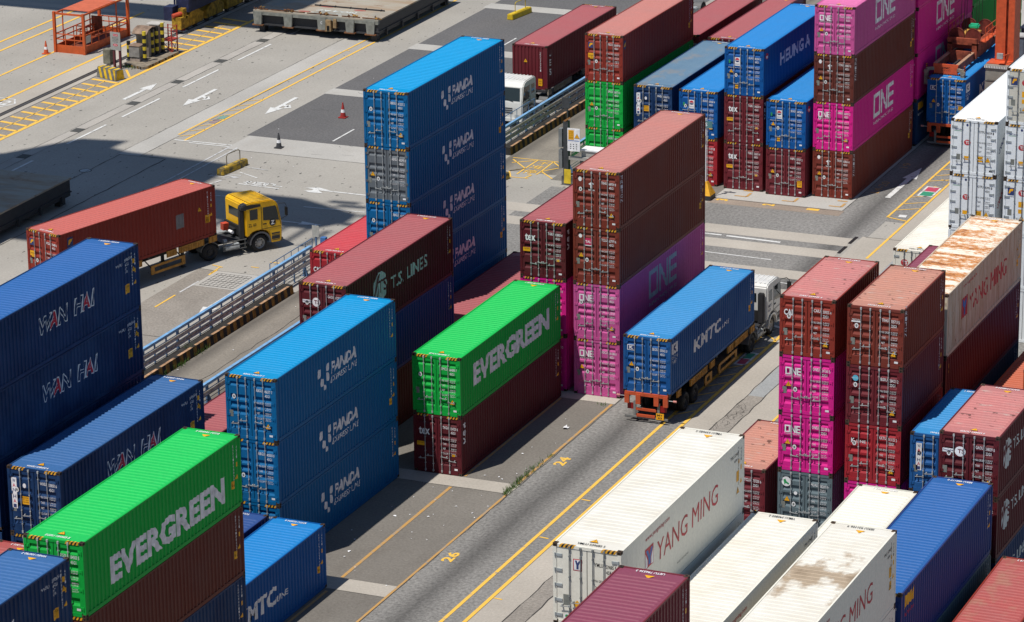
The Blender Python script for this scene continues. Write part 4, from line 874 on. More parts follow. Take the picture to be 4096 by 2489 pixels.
def arrow(b, x, y0, y1, hw=.46, hl=1.7, sw=.14, m=0, branch=0):
    s = 1 if y1 > y0 else -1
    b.poly([(x - sw, y0, Z), (x + sw, y0, Z), (x + sw, y1 - s * hl, Z), (x - sw, y1 - s * hl, Z)], m); b.poly([(x - hw, y1 - s * hl, Z), (x + hw, y1 - s * hl, Z), (x, y1, Z)], m)
    if branch: b.poly([(x + sw, y0 + s * 1.9, Z), (x + sw + .42, y0 + s * 2.2, Z), (x + sw + .42, y0 + s * 2.5, Z), (x + sw, y0 + s * 2.25, Z)], m); b.poly([(x + sw + .3, y0 + s * 1.8, Z), (x + sw + .3, y0 + s * 2.9, Z), (x + sw + .75, y0 + s * 2.55, Z)], m)
for y0, y1 in ((25.3, 27.8), (32.0, 37.0), (39.1, 44.2), (47.4, 52.6), (55.4, 60.4), (63.5, 68.5), (71, 76)): ln(Wm, [(-36.28, y0), (-36.28, y1)], .17)
arrow(Wm, -38.4, 43.1, 47.7); arrow(Wm, -33.94, 47.7, 43.0, branch=1); arrow(Wm, -27.9, 47.6, 43.0, branch=1); arrow(Wm, -12.05, 8.45, 3.8, .45, 1.6, .2)
arrow(Wm, 15.55, 38.6, 45.6, .45, 2.6, .16)
for y0, y1 in ((38.5, 41.6), (45, 48), (52.2, 55), (58, 61), (65, 68)): ln(Wm, [(-20.82, y0), (-20.82, y1)], .13)
ln(Wm, [(-30.4, 35.3), (-26.35, 35.42)], .16); ln(Wm, [(-29.2, 35.0), (-26.4, 35.04)], .14)
ln(Wm, [(9.3, 27.9), (12.6, 27.75)], .24); ln(Wm, [(7.6, 27.95), (9.0, 27.92)], .2); ln(Wm, [(8.0, 24.6), (13.2, 24.4)], .12); ln(Wm, [(14.4, 12.7), (17.5, 12.3)], .3); ln(Wm, [(16.9, 13.4), (18.2, 12.9)], .25); ln(Wm, [(14.5, 20.6), (17.8, 20.4)], .10)
ln(Wm, [(17.3, 35.2), (17.75, 35.25)], .5)
for y in (4.6, 4.9): pass
# stretched character and arrows along the cross route
for x0, y0, x1, y1 in ((-21.9, 27.70, -19.1, 27.55), (-21.7, 28.30, -21.3, 28.32), (-21.75, 28.05, -21.2, 28.05), (-21.5, 28.4, -21.45, 27.8), (-21.05, 28.35, -20.35, 28.35), (-21.05, 27.9, -20.35, 27.9), (-21.05, 28.4, -21.05, 27.86), (-20.35, 28.4, -20.35, 27.86), (-20.9, 28.12, -20.55, 28.12), (-20.15, 28.35, -19.75, 28.35), (-20.15, 28.4, -20.2, 27.8), (-19.75, 28.4, -19.7, 27.95), (-19.75, 27.98, -19.1, 28.0)): ln(Wm, [(x0, y0), (x1, y1)], .13)
Wm.poly([(-17.75, 28.3, Z), (-16.9, 28.62, Z), (-16.0, 28.27, Z), (-16.7, 28.22, Z), (-16.6, 27.95, Z), (-16.2, 27.6, Z), (-17.0, 27.5, Z), (-17.5, 27.7, Z), (-17.1, 27.95, Z), (-17.1, 28.2, Z)]); ln(Wm, [(-16.7, 28.15), (-12.3, 28.1)], .16)
ln(Wm, [(-22.0, 24.9), (-18.0, 25.2)], .12); ln(Wm, [(-16.0, 24.62), (-12.1, 24.84)], .12); ln(Wm, [(-18, 21.45), (-14.6, 21.5)], .16); Wm.poly([(-14.7, 21.2, Z), (-13.2, 21.52, Z), (-14.7, 21.85, Z)])
ln(Wm, [(-24.0, 25.3), (-23.2, 28.0)], .1); ln(Wm, [(-23.0, 30.0), (-21.4, 29.2)], .1)
gtext(Wm, '62', -46.0, 39.0, 1.0, 1.2, bold=.03); ln(Wm, [(-46.5, 38.4), (-45.2, 38.4), (-44.6, 39.6), (-45.2, 40.6), (-46.5, 40.6)], .12)
struct('white_marking', Wm, P_WHITE)
Wd = MB()
ln(Wd, [(-26.3, 35.0), (-26.3, 24)], .12); ln(Wd, [(-25.75, 35.0), (-25.72, 24)], .12); ln(Wd, [(-14.9, 7.2), (-14.88, 9.4)], .13); ln(Wd, [(-23.4, 31.2), (-21.6, 31.0)], .10)
gtext(Wd, '5', -24.4, 28.6, 2.0, .8)
struct('worn_white_marking', Wd, P_WWORN)
b = MB()
for x0, x1, y0, y1, c1, c2 in ((17.3, 17.98, 6.65, 8.75, 1, 2), (17.02, 17.98, 39.6, 41.8, 2, 1)):
    b.poly([(x0, y0, Z), (x1, y0, Z), (x1, y1, Z), (x0, y1, Z)]); ym = (y0 + y1) / 2
    b.poly([(x0 + .12, y0 + .15, Z + .004), (x1 - .12, y0 + .15, Z + .004), (x1 - .12, ym - .05, Z + .004), (x0 + .12, ym - .05, Z + .004)], c2); b.poly([(x0 + .12, ym + .05, Z + .004), (x1 - .12, ym + .05, Z + .004), (x1 - .12, y1 - .15, Z + .004), (x0 + .12, y1 - .15, Z + .004)], c1)
b.poly([(-30.35, 39.8, Z), (-29.85, 39.8, Z), (-29.85, 40.7, Z), (-30.35, 40.7, Z)], 4); b.poly([(-30.33, 40.9, Z), (-29.83, 40.9, Z), (-29.83, 41.8, Z), (-30.33, 41.8, Z)], 3)
struct('coloured_marking', b, [P_WHITE, P_GREEN, P_CRIM, road_paint('faded_green_paint', (.16, .30, .25), .8), road_paint('faded_red_paint', (.28, .20, .20), .9)])
# manhole, grid cover
b = MB(); b.poly([(-14.85, 8.6, .012), (-12.15, 8.6, .012), (-12.15, 11.48, .012), (-14.85, 11.48, .012)]); struct('grid_cover_slab', b, G_PALE)
b = MB()
for k in range(9): ln(b, [(-14.55 + .26 * k, 8.85), (-14.55 + .26 * k, 11.1)], .025, 0, .019)
for k in range(8): ln(b, [(-14.55, 8.85 + .32 * k), (-12.45, 8.85 + .32 * k)], .025 if k % 3 else .06, 0, .020)
struct('grid_cover', b, G_JOINT)
b = MB(); b.lathe([(.0, .0), (.0, .34)], (-32.09, 26.99, .012), 'z', 20); b.lathe([(0, .34), (0, .40)], (-32.09, 26.99, .013), 'z', 20, 1); struct('manhole_cover', b, [M_STEEL, M_BLK])
# litter and grass
b = MB()
for k in range(90):
    if k < 55: x, y = rr.uniform(8.5, 14), rr.uniform(-27, -2)
    elif k < 70: x, y = rr.uniform(-9, -5), rr.uniform(-5, 40)
    else: x, y = rr.uniform(-46, -14), rr.uniform(26, 64)
    s = rr.choice((.03, .04, .05, .05, .07)); a = rr.uniform(0, 6)
    if k in (3, 9): s = .12
    b.poly([(x + s * math.cos(a), y + s * math.sin(a), .03), (x + s * .6 * math.cos(a + 1.5), y + s * .6 * math.sin(a + 1.5), .05), (x + s * math.cos(a + 3), y + s * math.sin(a + 3), .03), (x + s * .7 * math.cos(a + 4.5), y + s * .7 * math.sin(a + 4.5), .04)])
x, y = 13.0, -5.3
for k in range(5): b.poly([(x + rr.uniform(-.2, .2), y + rr.uniform(-.2, .2), .03 + rr.random() * .1) for q in range(4)])
o = obj('litter', b, M_WHITE); o['kind'] = 'stuff'
b = MB()
def blades(x, y, n, h, sp):
    for k in range(n):
        px, py = x + rr.gauss(0, sp), y + rr.gauss(0, sp); a = rr.uniform(0, 6.28); l = h * rr.uniform(.5, 1.2); q = rr.uniform(.1, .5) * l
        d = Vector((math.cos(a), math.sin(a), 0)); nn = Vector((-d.y, d.x, 0)) * .012
        p = Vector((px, py, .01)); t = p + d * q + Vector((0, 0, l)); mcol = rr.randint(0, 1)
        b.poly([p - nn, p + nn, p + d * q * .4 + Vector((0, 0, l * .6)) + nn * .8, t], mcol)
for k in range(26): y = -14.6 + k * .19; blades(13.75 + rr.uniform(-.1, .1), y, int(34 * (1.1 - k / 26)), .16, .09)
for k in range(5): blades(13.8, -9.4 + k * .1, 8, .1, .06)
blades(13.4, -1.5, 26, .14, .1)
for k in range(30): blades(-9.05 + rr.uniform(-.12, .12), -9.5 + k * .3, rr.randint(6, 26), .28, .10)
for k in range(8): blades(-9.35, -1.9 + rr.uniform(-.3, .3), 22, .55, .12)
for k in range(10): blades(-42.6 + rr.uniform(-.3, .8), 50.9 + rr.uniform(-.3, .2), 9, .2, .1)
o = obj('grass', b, [plain('grass_green', (.05, .13, .02), .7), plain('grass_light', (.10, .16, .03), .7)]); o['kind'] = 'stuff'

# ------------------------------------------------------------------ vehicles
_wm = {}
def wheel(parent, x, y, side, r=.5, dual=False, hub=None):
    hub = hub or M_DARK
    k = (side, r, dual, hub.name)
    if k not in _wm:
        t = MB(); s = side
        for o in ((0, -.32) if dual else (0,)):
            t.lathe([(s * (o - .14), r * .62), (s * (o - .14), r * .93), (s * (o - .09), r), (s * (o + .09), r), (s * (o + .13), r * .94), (s * (o + .135), r * .62)], (0, 0, 0), 'x', 26)
        h = MB(); h.lathe([(s * .12, r * .64), (s * .10, r * .58), (s * .02, r * .50), (s * .03, r * .32), (s * .09, r * .28), (s * .10, r * .12), (s * .13, r * .10), (s * .13, 0)], (0, 0, 0), 'x', 20)
        for q in range(8): a = q * math.pi / 4; h.tube((s * .025, r * .42 * math.cos(a), r * .42 * math.sin(a)), (s * .034, r * .42 * math.cos(a), r * .42 * math.sin(a)), r * .065, 7, 1)
        _wm[k] = (t.mesh('tyre', [M_BLACK], 0, True), h.mesh('rim', [hub, M_BLK]))
    e = bpy.data.objects.new('wheel', None); COL.objects.link(e); e.parent = parent; e.location = (x, y, r); e.empty_display_size = .2
    put('tyre', _wm[k][0], e); put('rim', _wm[k][1], e)
def tractor(loc, rz, body, label, unit, trim, roofm=None, front=False, group='tractor units', emblem=True, dirty=None):
    """origin: ground under the front axle, +y forward"""
    root = thing('tractor_unit', label, 'truck', loc, rz, group)
    hub = plain('wheel_hub_light', (.38, .37, .35), .5, .2)
    f = MB()
    for sx in (-.42, .42): f.box(sx - .05, -4.1, .62, sx + .05, .9, .86)
    for y in (-4.0, -3.2, -2.3, -1.3, .5): f.box(-.42, y - .05, .64, .42, y + .05, .82)
    f.box(-.95, -2.35, .80, .95, -1.05, .88); f.box(-.5, -3.55, .86, .5, -2.7, .95, 1); f.lathe([(0, .0), (0.02, .45), (.06, .47), (.06, .0)], (0, -3.1, .94), 'z', 18, 1)
    obj('chassis_frame', f, [M_DARK, M_BLACK], root)
    t = MB(); t.tube((1.0, -2.2, .55), (1.0, -1.3, .55), .20, 12); t.tube((1.0, -2.25, .92), (1.0, -2.05, .92), .14, 10); obj('air_tank', t, M_STEEL, root)
    t = MB(); t.box(-1.18, -2.3, .40, -.62, -1.1, .95); obj('fuel_tank', t, M_STEEL, root, .05)
    t = MB()
    for z in (.42, .66, .90): t.beam((1.16, -2.35, z), (1.16, -.85, z), .035, .045)
    for y in (-2.3, -1.7, -.95): t.beam((1.16, y, .42), (1.16, y, .92), .035, .035)
    obj('side_rail', t, plain('grey_rail', (.16, .16, .15), .6), root)
    # cab
    c = MB()
    prof = [(-.88, 1.02), (-.70, .98), (-.64, 1.10), (-.45, 1.22), (-.2, 1.28), (.15, 1.28), (.42, 1.2), (.60, 1.05), (.66, .62), (.72, .42), (1.34, .42), (1.40, .58), (1.42, 1.30), (1.40, 1.62), (1.20, 2.62), (1.02, 2.86), (.70, 2.96), (-.45, 2.98), (-.80, 2.93), (-.90, 2.80)]
    c.prism(prof, -1.22, 1.22)
    cab = obj('cab', c, body, root, .055)
    if True:
        rf = MB()
        for k in range(9): rf.box(-1.0 + .25 * k - .03, -.7, 2.955, -1.0 + .25 * k + .03, .72, 2.985)
        obj('roof_rib', rf, roofm or body, cab)
    g = MB()
    def plate(b, pts, th, m=0):
        P = [Vector(p) for p in pts]; n = (P[1] - P[0]).cross(P[2] - P[0]).normalized() * th; b.poly(P, m); b.poly([p + n for p in P][::-1], m)
        for i in range(len(P)): b.poly([P[i], P[i - 1], P[i - 1] + n, P[i] + n], m)
    for s in (-1, 1):
        x = s * 1.226
        g2 = MB(); pts = [(x, .22, 1.82), (x, 1.24, 1.70), (x, 1.10, 2.45), (x, 1.02, 2.58), (x, .22, 2.58)]; g2.poly(pts if s > 0 else pts[::-1]); obj('side_window', g2, M_GLASS, cab)
        g2 = MB(); pts = [(x, -.62, 1.95), (x, -.12, 1.95), (x, -.12, 2.55), (x, -.62, 2.55)]; g2.poly(pts if s > 0 else pts[::-1]); obj('side_window', g2, M_GLASS, cab)
        d = MB(); z0 = 1.32
        d.beam((x, .12, z0), (x, .12, 2.62), .012, .022); d.beam((x, 1.33, 1.45), (x, 1.12, 2.62), .012, .022); d.beam((x, .12, z0), (x, 1.33, z0 + .02), .012, .022); obj('door_seam', d, M_BLK, cab)
        d = MB(); d.box(x - .01, .20, 1.58, x + .02 * s + .012, .42, 1.63); obj('door_handle', d, M_BLK, cab)
        d = MB()
        for z in (.55, .85): d.box(min(x, x - s * .12), .76, z, max(x, x - s * .12) + .001, 1.24, z + .035)
        d.box(x - .004, .74, .92, x + .004, 1.26, 1.0); d.box(x - .004, .74, .62, x + .004, 1.26, .82); obj('step', d, M_DARK, cab)
        m = MB(); xo = s * 1.60
        m.path([(s * 1.2, 1.22, 2.66), (s * 1.45, 1.50, 2.70), (xo, 1.52, 2.60), (xo, 1.52, 1.98), (s * 1.22, 1.36, 1.72)], .018, 6); m.box(xo - .11, 1.47, 2.02, xo + .11, 1.55, 2.50, 0); obj('mirror', m, M_BLK, cab)
        a = MB(); L = 12
        for k in range(L):
            q0, q1 = math.pi * k / L, math.pi * (k + 1) / L; r0, r1 = .60, .70
            a.poly([(x + .012 * s, r0 * math.cos(q0), .5 + r0 * math.sin(q0)), (x + .012 * s, r1 * math.cos(q0), .5 + r1 * math.sin(q0)), (x + .012 * s, r1 * math.cos(q1), .5 + r1 * math.sin(q1)), (x + .012 * s, r0 * math.cos(q1), .5 + r0 * math.sin(q1))])
            a.poly([(x + .012 * s, r0 * math.cos(q0), .5 + r0 * math.sin(q0)), (x + .012 * s, r0 * math.cos(q1), .5 + r0 * math.sin(q1)), (x - .5 * s, r0 * math.cos(q1), .5 + r0 * math.sin(q1)), (x - .5 * s, r0 * math.cos(q0), .5 + r0 * math.sin(q0))])
        obj('wheel_arch', a, trim, cab)
        h = MB(); h.box(s * .70 - .28 * (s < 0), 1.41, .66, s * .70 + .28 * (s > 0) + .28 * (s < 0) * 0, 1.432, .88); obj('headlight', h, plain('headlight_glass', (.45, .47, .48), .15), cab)
        wheel(root, s * 1.02, 0, s, .5, False, hub); wheel(root, s * 1.06, -3.18, s, .5, True, M_DARK)
        q = MB()
        for k in range(10):
            q0, q1 = math.pi * (.05 + .9 * k / 10), math.pi * (.05 + .9 * (k + 1) / 10); r = .62
            p = [(math.cos(q0) * r, math.sin(q0) * r), (math.cos(q1) * r, math.sin(q1) * r)]
            q.poly([(s * .62, -3.18 + p[0][0], .5 + p[0][1]), (s * 1.22, -3.18 + p[0][0], .5 + p[0][1]), (s * 1.22, -3.18 + p[1][0], .5 + p[1][1]), (s * .62, -3.18 + p[1][0], .5 + p[1][1])])
            q.poly([(s * 1.221, -3.18 + p[0][0], .5 + p[0][1]), (s * 1.221, -3.18 + p[0][0] * .93, .5 + p[0][1] * .93), (s * 1.221, -3.18 + p[1][0] * .93, .5 + p[1][1] * .93), (s * 1.221, -3.18 + p[1][0], .5 + p[1][1])])
        obj('mudguard', q, plain('mudguard_grey', (.12, .12, .12), .6), root)
    # front: windscreen, panel, grille
    ws = MB(); ws.poly([(-1.05, 1.383, 1.74), (1.05, 1.383, 1.74), (1.0, 1.214, 2.57), (-1.0, 1.214, 2.57)]); obj('windscreen', ws, M_GLASS, cab)
    gr = MB()
    for z in (.98, 1.12, 1.26): gr.box(-.55, 1.418, z - .035, .55, 1.436, z + .035)
    obj('grille', gr, M_DARK, cab); gr = MB(); gr.box(-1.2, 1.36, .42, 1.2, 1.47, .62); obj('bumper', gr, trim, cab)
    gr = MB(); gr.beam((-.6, 1.40, 1.70), (.1, 1.36, 1.86), .02, .03); gr.beam((.1, 1.40, 1.70), (.8, 1.36, 1.86), .02, .03); obj('wiper', gr, M_BLK, cab)
    # back: window, intake, suzi gear
    bw = MB(); bw.poly([(-.78, -.905, 1.98), (-.78, -.905, 2.46), (.62, -.905, 2.46), (.62, -.905, 1.98)]); obj('rear_window', bw, M_GLASS, cab)
    it = MB(); it.box(.78, -1.16, .9, 1.12, -.92, 2.55); it.prism([(-1.16, 2.55), (-.92, 2.55), (.15, 2.62), (.10, 2.86), (-.9, 2.92), (-1.12, 2.80)], .74, 1.235) if front is None else None
    obj('air_intake', it, plain('intake_black', (.03, .03, .033), .55), root, .05)
    e = MB(); e.box(-1.1, -1.05, 1.0, .75, -.93, 1.55); e.box(-.5, -1.25, 1.05, .35, -1.0, 1.35, 0); e.tube((.15, -1.4, 1.22), (.55, -1.4, 1.22), .09, 9, 2); e.box(-.62, -1.55, 1.15, -.25, -1.2, 1.55, 1)
    obj('coupling_gear', e, [M_BLACK, plain('coupling_red', (.55, .07, .03), .5), M_WHITE], root)
    if unit:
        F = Flat(); F.text(unit[0], *unit[1], 0, 0, bold=.012)
        if emblem: F.ell(.82, 1.62, .21, .21, 0, 0, 20); F.text('Z', .70, 1.50, .94, 1.74, 1, 1, bold=.05)
        put('unit_number', F.mesh('unit_number', [M_BLK if emblem else M_NAVY, M_WHITE], lambda u, v, l: (1.2285 + .003 * l, u, v)), cab)
    return root
def trailer(loc, rz, label, rail, L=12.3, plate=None, bumper=None, group='container trailers', deck=1.46, guards=True):
    """origin: ground under the rear end, +y forward"""
    root = thing('container_trailer', label, 'trailer', loc, rz, group)
    f = MB()
    for s in (-.45, .45): f.box(s - .07, .1, deck - .42, s + .07, L - 3.2, deck); f.box(s - .07, L - 3.2, deck - .16, s + .07, L + .1, deck)
    for y in (.12, 1.2, 3.1, 5.0, 6.8, 8.6, 10.2, L - .1): f.box(-1.15 if y in (.12, L - .1) or guards else -.45, y - .08, deck - .14, 1.15 if y in (.12, L - .1) or guards else .45, y + .08, deck - .01)
    obj('main_frame', f, M_DARK, root)
    for s in (-1, 1):
        for y in (2.3, 3.62): wheel(root, s * 1.03, y, s, .48, True)
        b = MB()
        for y0, y1 in ((.9, 1.35), (2.75, 5.1), (5.55, 6.15), (8.15, 8.9), (9.1, 11.1), (11.55, 12.15)):
            b.box(min(s * 1.19, s * 1.25), y0, deck - .34, max(s * 1.19, s * 1.25), y1, deck + .02)
            n = int((y1 - y0) / .2)
            for k in range(n + 1): yy = y0 + (y1 - y0 - .04) * k / max(1, n); b.box(min(s * 1.245, s * 1.275), yy, deck - .33, max(s * 1.245, s * 1.275), yy + .04, deck + .01)
            b.box(min(s * 1.246, s * 1.285), y0, deck - .02, max(s * 1.246, s * 1.285), y1, deck + .03)
        obj('side_bolster', b, rail, root)
        if guards:
            g = MB(); X0, X1 = sorted((s * 1.16, s * 1.21))
            for y0, y1 in ((4.9, 5.9), (6.9, 9.6)):
                g.box(X0, y0, .42, X1, y1, .56); g.box(X0, y0, .80, X1, y1, .94)
                for yy in (y0, y1 - .26): g.box(X0 - .004, yy, .42, X1 + .004, yy + .26, .94)
                for yy in (y0 + .12, y1 - .12): g.beam((s * 1.15, yy, .75), (s * .5, yy, deck - .3), .05, .05, 1)
            obj('side_guard', g, [rail, M_DARK], root)
        l = MB(); l.box(s * .78 - .07, 9.75, .12, s * .78 + .07, 9.9, deck - .1); l.box(s * .78 - .14, 9.68, .10, s * .78 + .14, 9.97, .14); obj('landing_leg', l, M_DARK, root)
    br = plain('rear_frame_red', (.50, .085, .03), .5) if bumper is None else bumper
    b = MB(); b.box(-1.12, -.10, deck - .10, 1.12, .02, deck + .06)
    for x in (-1.0, -.42, .52, 1.0): b.box(x - .12, -.13, deck - .52, x + .12, -.02, deck - .02)
    b.box(-.55, -.05, .60, .5, .03, .72); b.box(-.5, -.12, .30, .45, -.02, .42); obj('rear_frame', b, br, root)
    b = MB(); b.box(-1.12, -.08, .22, 1.12, -.02, .32)
    for x in (-.62, .62): b.box(x - .06, -.05, .3, x + .06, .05, deck - .4)
    obj('underrun_bar', b, plain('bar_grey', (.2, .2, .19), .6), root)
    for s in (-1, 1):
        b = MB(); b.tube((s * 1.1, -.02, deck - .2), (s * 1.38, -.02, deck - .2), .02, 6); b.tube((s * 1.38, -.02, deck - .2), (s * 1.55, -.02, deck - .2), .055, 8, 1); obj('marker_lamp', b, [M_STEEL, plain('lamp_pink', (.6, .25, .22), .4)], root)
        b = MB(); b.box(s * .85 - .16, .0, .62, s * .85 + .16, .06, .92); obj('tail_light', b, plain('tail_red', (.25, .01, .01), .3), root)
    if plate:
        p = MB(); p.box(.52, -.11, .26, .92, -.09, .58); pl = obj('number_plate', p, M_SIGN, root)
        F = Flat(); a, c = plate; F.text(a, .58, .44, .86, .54, 0, bold=.02); F.text(c, .62, .30, .82, .40, 0, bold=.02); put('plate_writing', F.mesh('plate_writing', [M_BLK], lambda u, v, l: (u, -.113, v)), pl)
    return root
RAILY = plain('bolster_yellow', (.42, .20, .03), .6, 0, .25); RAILG = plain('bolster_grey', (.30, .27, .22), .6, 0, .25)
CABW = plain('cab_white', (.66, .66, .63), .35, 0, .06, .5); CABROOF = plain('cab_roof_white', (.74, .74, .72), .4)
m, t, bs = new_mat('cab_yellow'); n1 = noise(t, coords(t), 1.3, 5)
t.links.new(mix(t, ramp(t, n1, .52, .72), (.80, .45, .005), (.60, .32, .012)), bs.inputs['Base Color']); bs.inputs['Roughness'].default_value = .35; CABY = m
m, t, bs = new_mat('cab_yellow_roof'); n1 = noise(t, coords(t, 1, .5, 1), 2.2, 6, .7)
t.links.new(mix(t, ramp(t, n1, .42, .6), (.62, .36, .01), (.12, .11, .04)), bs.inputs['Base Color']); CABYR = m
TRIMG = plain('cab_trim_grey', (.13, .13, .14), .55)
def on_lane(hd, x, y): return -hd
# yellow lorry turning with its maroon container
hd = R(15.2); hx, hy = math.sin(hd), math.cos(hd)
fx, fy = -21.35, 2.25
container(fx, fy, 1.48, 'hc40', 'brick', 'brick red container riding on the turning yellow lorry, grey square patch on its long side', rz=-hd, side=('patch', [M_GREYPATCH, M_NAVY, M_SIGN, M_BLK]), logo=('florens', [M_NAVY, M_SIGN, M_BLK]), code='FCIU 754408 6')
bx, by = fx + math.cos(hd) * W / 2, fy - math.sin(hd) * W / 2
trailer((bx, by, 0), -hd, 'container trailer with yellow side rails pulled by the yellow lorry', RAILY, plate=None)
td = R(34.6); kx, ky = bx + hx * 11.0, by + hy * 11.0      # king pin
tractor((-15.32 + .10, 16.18 + .10, 0), -td, CABY, 'yellow tractor unit turning with a brick red container, round black emblem on its door', ('ZL 60', (-.72, 1.55, -.22, 1.74)), TRIMG, CABYR, None)
# white lorry in the near lane
LX = 15.13
container(LX, -3.1, 1.48, 'hc40', 'blue_worn', 'blue container with worn roof on the trailer of the white lorry in the near lane', side=('kmtc', [M_WHITE, M_NAVY]), logo=('k', [M_WHITE, M_NAVY]), code='SEGU 550342 0')
trailer((LX + W / 2, -3.1, 0), 0, 'container trailer with orange rear frame and yellow plate in the near lane', RAILY, plate=('MY', '63'))
tractor((LX + W / 2 + .02, 11.95, 0), 0, CABW, 'white tractor unit in the near lane seen from behind, pulling the worn blue container', ('MY\n63', (-.70, 1.42, -.18, 1.80)), CABW, CABROOF, emblem=False)
# white lorry coming towards the camera by the guard rail
rz = R(180); fx = -10.9
C_UES = container(fx + .02, 62.05, 1.48, 'hc40', 'maroon', 'maroon container behind the oncoming white lorry at the top, its plain ribbed end facing us', rz=rz, code='UESU 473308 1', rmat=PT['maroon'][1], caution=())
ues = C_UES; LU = 12.192
F = Flat(); s_ues(F); me = F.mesh('lettering', [M_WHITE], lambda u, v, l: (.005 + prof(LU - u, LU), LU - u, v), [LU - q for q in cuts(LU)]); put('lettering', me, ues, (-W / 2, 0, 0))
F = Flat(); v = 2.5
for ch in 'UESU4733081': F.text(ch, 1.93, v - .09, 2.0, v, 0); v -= .12
put('end_marking', F.mesh('end_marking', [M_WHITE], lambda u, v, l: (-(u - W / 2), LU - .003, v)), ues)
F = Flat(); F.rect(1.80, .25, 2.08, .72, 0); F.text('CAUTION\n9 6 HIGH', 1.84, .36, 2.04, .6, 1, 1); F.warn(.92, 1.85, .13, 0, 0, 1)
put('warning_sign', F.mesh('warning_sign', [M_SIGN, M_BLK], lambda u, v, l: (-(u - W / 2), LU - .003 + .0025 * l, v)), ues)
trailer((fx - W / 2 + .02, 62.05, 0), rz, 'container trailer with cream front frame behind the oncoming white lorry', RAILG, bumper=RAILG)
tractor((fx - W / 2 + .05, 47.0, 0), rz, CABW, 'oncoming white tractor unit beside the guard rail, half hidden by the blue tower', None, CABW, CABROOF)
tractor((-12.0, 75.6, 0), rz, plain('cab_blue', (.03, .10, .28), .4), 'dark blue tractor unit at the top edge, only its mirror and windscreen corner in view', None, TRIMG)
# lorry under the spreader
LX2 = 14.28
container(LX2, 50.65, 1.48, 'hc40', 'blue', 'blue container under the orange spreader of the yard crane, white square mark on its door', side=('kmtc', [M_WHITE, M_NAVY]), logo=('k', [M_WHITE, M_NAVY]), code='DMCU 623094 9', caution=((2.0, .98, 2.3, 1.22),))
trailer((LX2 + W / 2, 50.65, 0), 0, 'container trailer under the yard crane spreader, partly behind the pale grey stack', RAILY, plate=None)
trailer((RX[-1] + .1 + W / 2, 15.2, 0), 0, 'container trailer hidden under the long dirty white container at right', RAILG, plate=None, guards=False)
# ------------------------------------------------------------------ yard crane
OR = plain('crane_orange', (.60, .10, .035), .5, 0, .14); ORD = plain('crane_orange_dirty', (.30, .07, .035), .65, 0, .4); CABG = plain('cabinet_grey', (.26, .25, .22), .55, 0, .1)
yc = thing('yard_crane', 'orange yard crane, one tall leg with a grey cabinet at its foot', 'crane', (18.4, 54.6, 0))
b = MB(); b.box(-.75, -.75, 5.0, -.12, .65, 24); b.box(.02, -.70, 5.0, .42, .65, 24); b.box(-.13, -.55, 5.0, .03, .5, 24, 1); obj('leg', b, [OR, ORD], yc)
b = MB(); b.box(-.75, 6.2, 3.2, .42, 7.5, 24); obj('leg', b, OR, yc)
b = MB(); b.box(-.55, -3.2, 1.9, .55, 9.0, 3.25); obj('sill_beam', b, OR, yc, .03)
for y in (-2.6, -1.0, 7.0, 8.5): wheel(yc, 0, y, 1, .72)
b = MB(); b.box(-1.0, -1.95, 3.3, .35, -.78, 4.80); b.box(-.98, -1.97, 3.95, .33, -1.94, 3.99, 1); b.box(-.9, -1.965, 4.05, .25, -1.94, 4.6); cb = obj('electric_cabinet', b, [CABG, M_DARK], yc)
b = MB(); b.box(-1.3, 5.1, 3.27, 1.0, 6.1, 5.15); b.box(-1.35, 7.6, 3.27, 1.05, 12.5, 5.15); b.box(-1.42, 7.5, 5.15, 1.12, 12.6, 5.22, 1); b.box(-1.36, 5.05, 5.15, 1.06, 6.12, 5.22, 1); obj('power_house', b, [plain('power_house_blue_grey', (.12, .15, .19), .5), plain('power_house_roof', (.42, .44, .44), .6, 0, .25)], yc)
b = MB(); b.box(-1.07, -2.03, 4.80, .42, -.72, 4.97)
for k in range(14): b.box(-1.05 + .105 * k, -2.045, 4.815, -1.0 + .105 * k, -2.03, 4.95, 1)
obj('cabinet_roof', b, [CABG, M_WHITE], cb)
b = MB(); b.box(-1.05, -1.6, 4.975, .42, -.4, 5.02); obj('base_plate', b, OR, yc)
b = MB(); b.box(-.32, -1.9, 5.4, .05, -1.75, 5.75); b.beam((0.1, -1.4, 5.0), (.25, -1.2, 5.6), .1, .1, 1); b.beam((-.1, -1.8, 5.5), (.25, -1.2, 5.6), .06, .06, 1); obj('floodlight', b, [M_STEEL, OR], yc)
b = MB(); b.box(-20, -.7, 24.02, 2, .7, 25.6); b.box(-20, 6.2, 24.02, 2, 7.5, 25.6); obj('girder', b, OR, yc)
sp = thing('spreader', 'orange container spreader hanging on cables over the blue container, hazard stripes on its front beam', 'spreader', (15.15, 51.3, 4.30))
b = MB(); b.prism([(-.80, .75), (.80, .75), (.74, .16), (-.74, .16)], 0.3, .42, 0, 'y'); b.prism([(-.74, .16), (.74, .16), (1.0, .02), (-1.0, .02)], .28, .43, 1, 'y')
for k in range(6):
    for s in (-1, 1): x = s * (.08 + .15 * k); b.poly([(x, .272, .03), (x + s * .07, .272, .03), (x + s * .07 - s * .10, .272, .155), (x - s * .10, .272, .155)][::(1 if s > 0 else -1)], 2)
F = Flat(); F.text('ZPMC', -.25, .46, .28, .58, 0, bold=.02); F.text('2 0 0 0 0 8', -.30, .32, .32, .40, 0)
eb = obj('end_beam', b, [OR, ORD, M_BLK], sp); put('writing', F.mesh('writing', [M_BLK], lambda u, v, l: (u, .297, v)), eb)
